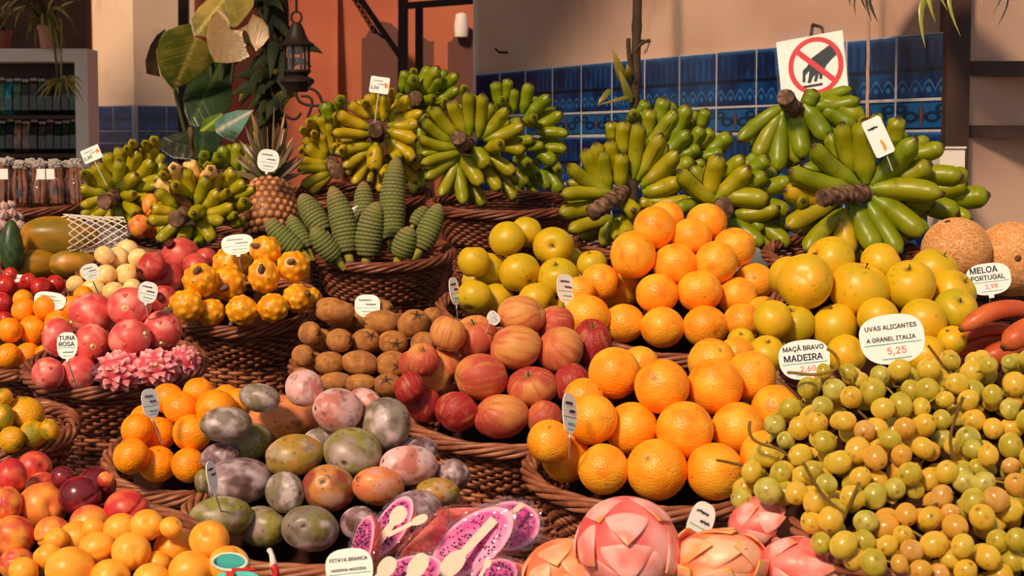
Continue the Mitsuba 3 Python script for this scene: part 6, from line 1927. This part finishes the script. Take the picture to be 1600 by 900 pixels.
for i, (a, b, w) in enumerate((((986, 160), (966, 108), 7), ((975, 130), (957, 78), 8), ((982, 125), (980, 100), 6), ((990, 150), (936, 164), 3.5), ((953, 140), (933, 165), 5))):
    add('shoot_leaf', strap(P(*a, 4.6), P(*b, 4.58), -FW * 0.01, w * 4.6 / F, 500 + i, (96, 110, 34), (150, 120, 50), n=8, taper=2.2), k)

# ------------------------------------------------------------------ leaves hanging from above at the top right
def hanging_plant(cx, d, leaves, lab):
    k = thing('hanging_plant', lab, 'plant')
    c = P(cx, -45, d)
    m = lathe([(0, c[2] - 0.02), (0.06, c[2] - 0.02), (0.09, c[2] + 0.07), (0.08, c[2] + 0.07), (0, c[2] + 0.05)], 24)
    m.apply_translation([c[0], c[1], 0])
    add('pot', mikit.ply(m, 'm_stand', smooth=40), k)
    add('hanger', mikit.ply(tube([[c[0], c[1], c[2] + 0.05], [c[0], c[1], 3.705]], 0.003, 5), 'm_dark_iron'), k)
    for i, (x0_, x1_, y1_, w, c1) in enumerate(leaves):
        a_ = P(x0_, -30, d) + np.array([0, 0, 0.02])
        e_ = P(x1_, y1_, d - 0.05)
        add('leaf', strap(a_, e_, np.array([0, -0.02, 0.02]) + RT * (0.04 if x1_ > x0_ else -0.04), w * d / F, 700 + i + int(cx), (44, 62, 24), c1, n=9, taper=2.0), k)


DK, LG, PK = (54, 44, 26), (150, 150, 50), (176, 120, 90)
hanging_plant(1395, 3.75, [(1375, 1338, 15, 4, DK), (1380, 1362, 22, 5, DK), (1385, 1380, 40, 6, DK), (1392, 1370, 38, 4, DK), (1405, 1428, 14, 5, DK), (1400, 1404, 8, 6, PK), (1395, 1345, 30, 3, DK)], 'dark trailing leaves hanging above the tiles beside the hand sign')
hanging_plant(1500, 3.6, [(1485, 1454, 80, 7, LG), (1490, 1470, 40, 7, LG), (1495, 1489, 22, 6, LG), (1510, 1509, 62, 5, LG), (1515, 1541, 26, 4, DK), (1525, 1548, 46, 5, DK), (1540, 1590, 24, 6, (120, 70, 50)), (1545, 1600, 10, 5, LG), (1530, 1580, 12, 5, LG), (1500, 1520, 12, 7, LG)], 'yellow green drooping leaves hanging at the top right corner')

# ------------------------------------------------------------------ white shelf with packets and pots
k = thing('shelf_unit', 'white shelf unit with dark packets at the left edge', 'shelf')
d = 6.7
X = lambda px: P(px, 235, d)[0]
Zs = lambda py: P(0, py, d)[2]
yb = P(0, 235, d)[1]
add('side', mikit.ply(box([X(121), yb - 0.02, 0], [X(141), yb + 0.15, Zs(77)]), 'm_white_paint'), k)
add('side', mikit.ply(box([X(-220), yb - 0.02, 0], [X(-200), yb + 0.40, Zs(77)]), 'm_white_paint'), k)
add('top', mikit.ply(box([X(-200), yb - 0.018, Zs(97)], [X(121), yb + 0.15, Zs(77)]), 'm_white_paint'), k)
add('back', mikit.ply(box([X(-200), yb + 0.14, 0], [X(121), yb + 0.15, Zs(97)]), 'm_dark_wood'), k)
for y_ in (180, 240, 330):
    add('board', mikit.ply(box([X(-200), yb, Zs(y_ + 6)], [X(121), yb + 0.14, Zs(y_)]), 'm_dark_wood'), k)
rng = np.random.default_rng(3)
PC = [(26, 40, 28), (20, 30, 26), (60, 96, 40), (30, 120, 140), (40, 30, 22), (90, 60, 40), (120, 84, 62), (52, 34, 26), (30, 48, 30), (70, 50, 34)]
names = {(60, 96, 40): 'green', (30, 120, 140): 'turquoise', (90, 60, 40): 'brown', (120, 84, 62): 'pale brown'}
for row, (y0_, y1_) in enumerate(((124, 178), (190, 238))):
    for i in range(10):
        xa = -8 + i * 12.6
        colr = PC[3] if (row == 0 and i == 1) else PC[2] if (row == 0 and i in (0, 2)) else PC[6] if (row == 1 and i in (2, 3)) else PC[int(rng.choice([0, 1, 4, 7, 8]))]
        ttl = 'upper' if row == 0 else 'lower'
        pos = 'leftmost' if i == 0 else 'rightmost' if i == 9 else ORD[i] + ' from left'
        kp = thing('spice_packet', f'{names.get(colr, "dark")} glossy packet, {pos} in the {ttl} row on the white shelf', 'packet', 'packets on the white shelf')
        w_, t_ = 11.5 * d / F / 2, rng.uniform(0.02, 0.03)
        cx_, zc0, zc1 = X(xa + 6), Zs(y1_) - 0.0, Zs(y0_ + rng.uniform(-2, 3))
        ps = []
        for hz, wf, tf in ((0, 1, 0.35), (0.12, 0.98, 1), (0.55, 0.95, 0.9), (0.88, 0.96, 0.4), (1.0, 1, 0.06)):
            for sx_ in (-1, 1):
                for sy_ in (-1, 1):
                    ps.append([cx_ + sx_ * w_ * wf, yb + 0.06 + sy_ * t_ * tf, zc0 + (zc1 - zc0) * hz])
        m = trimesh.convex.convex_hull(np.array(ps))
        m = m.subdivide().subdivide()
        cc = mixc(lin(*colr) * 0.5, lin(*[min(255, c_ * 1.5 + 6) for c_ in colr]), sst(0.45, 0.8, nz(m.vertices, 40, i + row * 10, 3)))
        add('pouch', mikit.ply(m, 'm_gloss', smooth=40 if False else False, color=cc), kp)
        add('header', mikit.ply(box([cx_ - w_ * .9, yb + 0.055, zc1 - 0.004], [cx_ + w_ * .9, yb + 0.066, zc1 + 0.006]), 'm_panel'), kp, 'pale header strip')


def pot_plant(px, py, d, r, h, lab, leaves, potc, seed):
    k = thing('spider_plant', lab, 'plant')
    c = P(px, py, d)
    z0_ = Zs(77)
    m = lathe([(0, z0_), (r * .72, z0_), (r * .95, z0_ + h * .8), (r * 1.06, z0_ + h * .8), (r * 1.06, z0_ + h), (r * .92, z0_ + h), (r * .88, z0_ + h * .9), (0, z0_ + h * .9)], 28)
    m.apply_translation([c[0], c[1], 0])
    add('pot', mikit.ply(m, 'm_satin', smooth=40, color=None) if False else mikit.ply(m, 'm_satin', smooth=True, color=mixc(lin(*potc), lin(*[c_ * .85 for c_ in potc]), nz(m.vertices, 10, seed, 2))), k, 'pink pot')
    top = np.array([c[0], c[1], z0_ + h * 0.95])
    rng = np.random.default_rng(seed)
    for i, (ex, ey) in enumerate(leaves):
        e_ = P(ex, ey, d - 0.16 - rng.uniform(0, 0.08))
        s_ = top + rng.normal(size=3) * [0.02, 0.02, 0]
        Lh = np.linalg.norm(e_ - s_)
        add('leaf', strap(s_, e_, np.array([0, -0.05, 0.35 * Lh if e_[2] < s_[2] + 0.05 else 0.02]), rng.uniform(0.006, 0.009), seed * 40 + i, (92, 92, 36), [(190, 170, 96), (120, 110, 50), (70, 72, 30)][i % 3], n=12, taper=2.5), k)
    return k


rng = np.random.default_rng(9)
lv = [(120, 5), (112, 25), (40, 30), (25, 55), (130, 20), (60, -5), (95, -5), (124, 70), (35, 5), (50, 60), (105, 88), (88, 100), (97, 120), (92, 140), (100, 110), (75, 95), (58, 90), (20, 32), (115, 45), (44, 78), (94, 128), (90, 112), (98, 95)]
kp = pot_plant(74, 62, 6.62, 0.036, 0.085, 'spider plant in a pink pot trailing over the white shelf', lv, (214, 142, 128), 4)
c0_ = P(96, 128, 6.35)
for i in range(16):
    a = i * 2.4
    e_ = c0_ + np.array([0.09 * math.cos(a), -0.03 + 0.04 * math.sin(a), -0.02 - 0.07 * abs(math.sin(a * 1.7))])
    add('offset_leaf', strap(c0_, e_, UP * 0.03, 0.006, 900 + i, (120, 108, 44), (176, 152, 74), n=8, taper=2.4), kp)
add('runner', mikit.ply(tube(spline([P(84, 46, 6.5), P(94, 30, 6.42), P(96, 80, 6.35), c0_], 20), 0.003, 5), 'm_leaf', smooth=True, color=np.tile(lin(150, 130, 60), (102, 1))), kp)
pot_plant(2, 62, 6.7, 0.04, 0.07, 'potted plant with dark leaves in the top left corner', [(-20, 10), (10, -10), (25, 20), (35, 0), (0, -15), (40, 25), (18, 5), (30, 40), (-10, 30), (45, 12)], (176, 96, 80), 5)

# bags of brown sticks in the left basket
rng = np.random.default_rng(6)
b = BK['packets']
for i in range(9):
    px = 2 + i * 14.5
    base, top = P(px + 2, 318, 4.76 + 0.03 * (i % 2)), P(px + rng.uniform(-3, 5), 262 + rng.uniform(-4, 4), 4.78 + 0.03 * (i % 2))
    pos = 'leftmost' if i == 0 else 'rightmost' if i == 8 else ORD[i] + ' from left'
    kp = thing('stick_bag', f'clear bag of brown dried sticks, {pos} in the red brown basket', 'bag', 'bags of dried sticks')
    axv = unit(top - base)
    for j in range(7):
        o = np.array([rng.uniform(-.014, .014), rng.uniform(-.012, .012), 0])
        m = tube([base + o, (base + top) / 2 + o * 1.2, top + o * 0.9], [0.005, 0.006, 0.004], 6)
        add('stick', mikit.ply(m, 'm_matte', smooth=True, color=mixc(lin(88, 48, 34), lin(150, 92, 66), nz(m.vertices, 25, i * 9 + j, 2))), kp)
    v, f = ico(3)
    w_ = v * [0.024, 0.020, 0.5 * np.linalg.norm(top - base) + 0.012]
    w_ = w_ + v * ((np.abs(nz(v, 5, i, 3) - .5)) * 0.02)[:, None]
    m = trimesh.Trimesh(w_, f, process=False)
    m.apply_transform(M(RT, unit(np.cross(axv, RT)), axv, (base + top) / 2))
    add('film', mikit.ply(m, 'm_film', smooth=True), kp, 'crumpled clear film')
    v, f = ico(2)
    m = trimesh.Trimesh(v * [0.021, 0.012, 0.016] * (0.6 + 1.3 * np.abs(nz(v, 3.5, i + 60, 2) - 0.3))[:, None] + top + axv * 0.012, f, process=False)
    add('bag_end', mikit.ply(m, 'm_panel'), kp, 'whitish gathered bag end')
    if i in (0, 4, 5):
        c = P(px + 4, 272, 4.70)
        m = box([-0.011, -0.0006, -0.014], [0.011, 0.0006, 0.014])
        m.apply_translation(c)
        add('label_slip', mikit.ply(m, 'm_card'), kp, 'white paper slip')
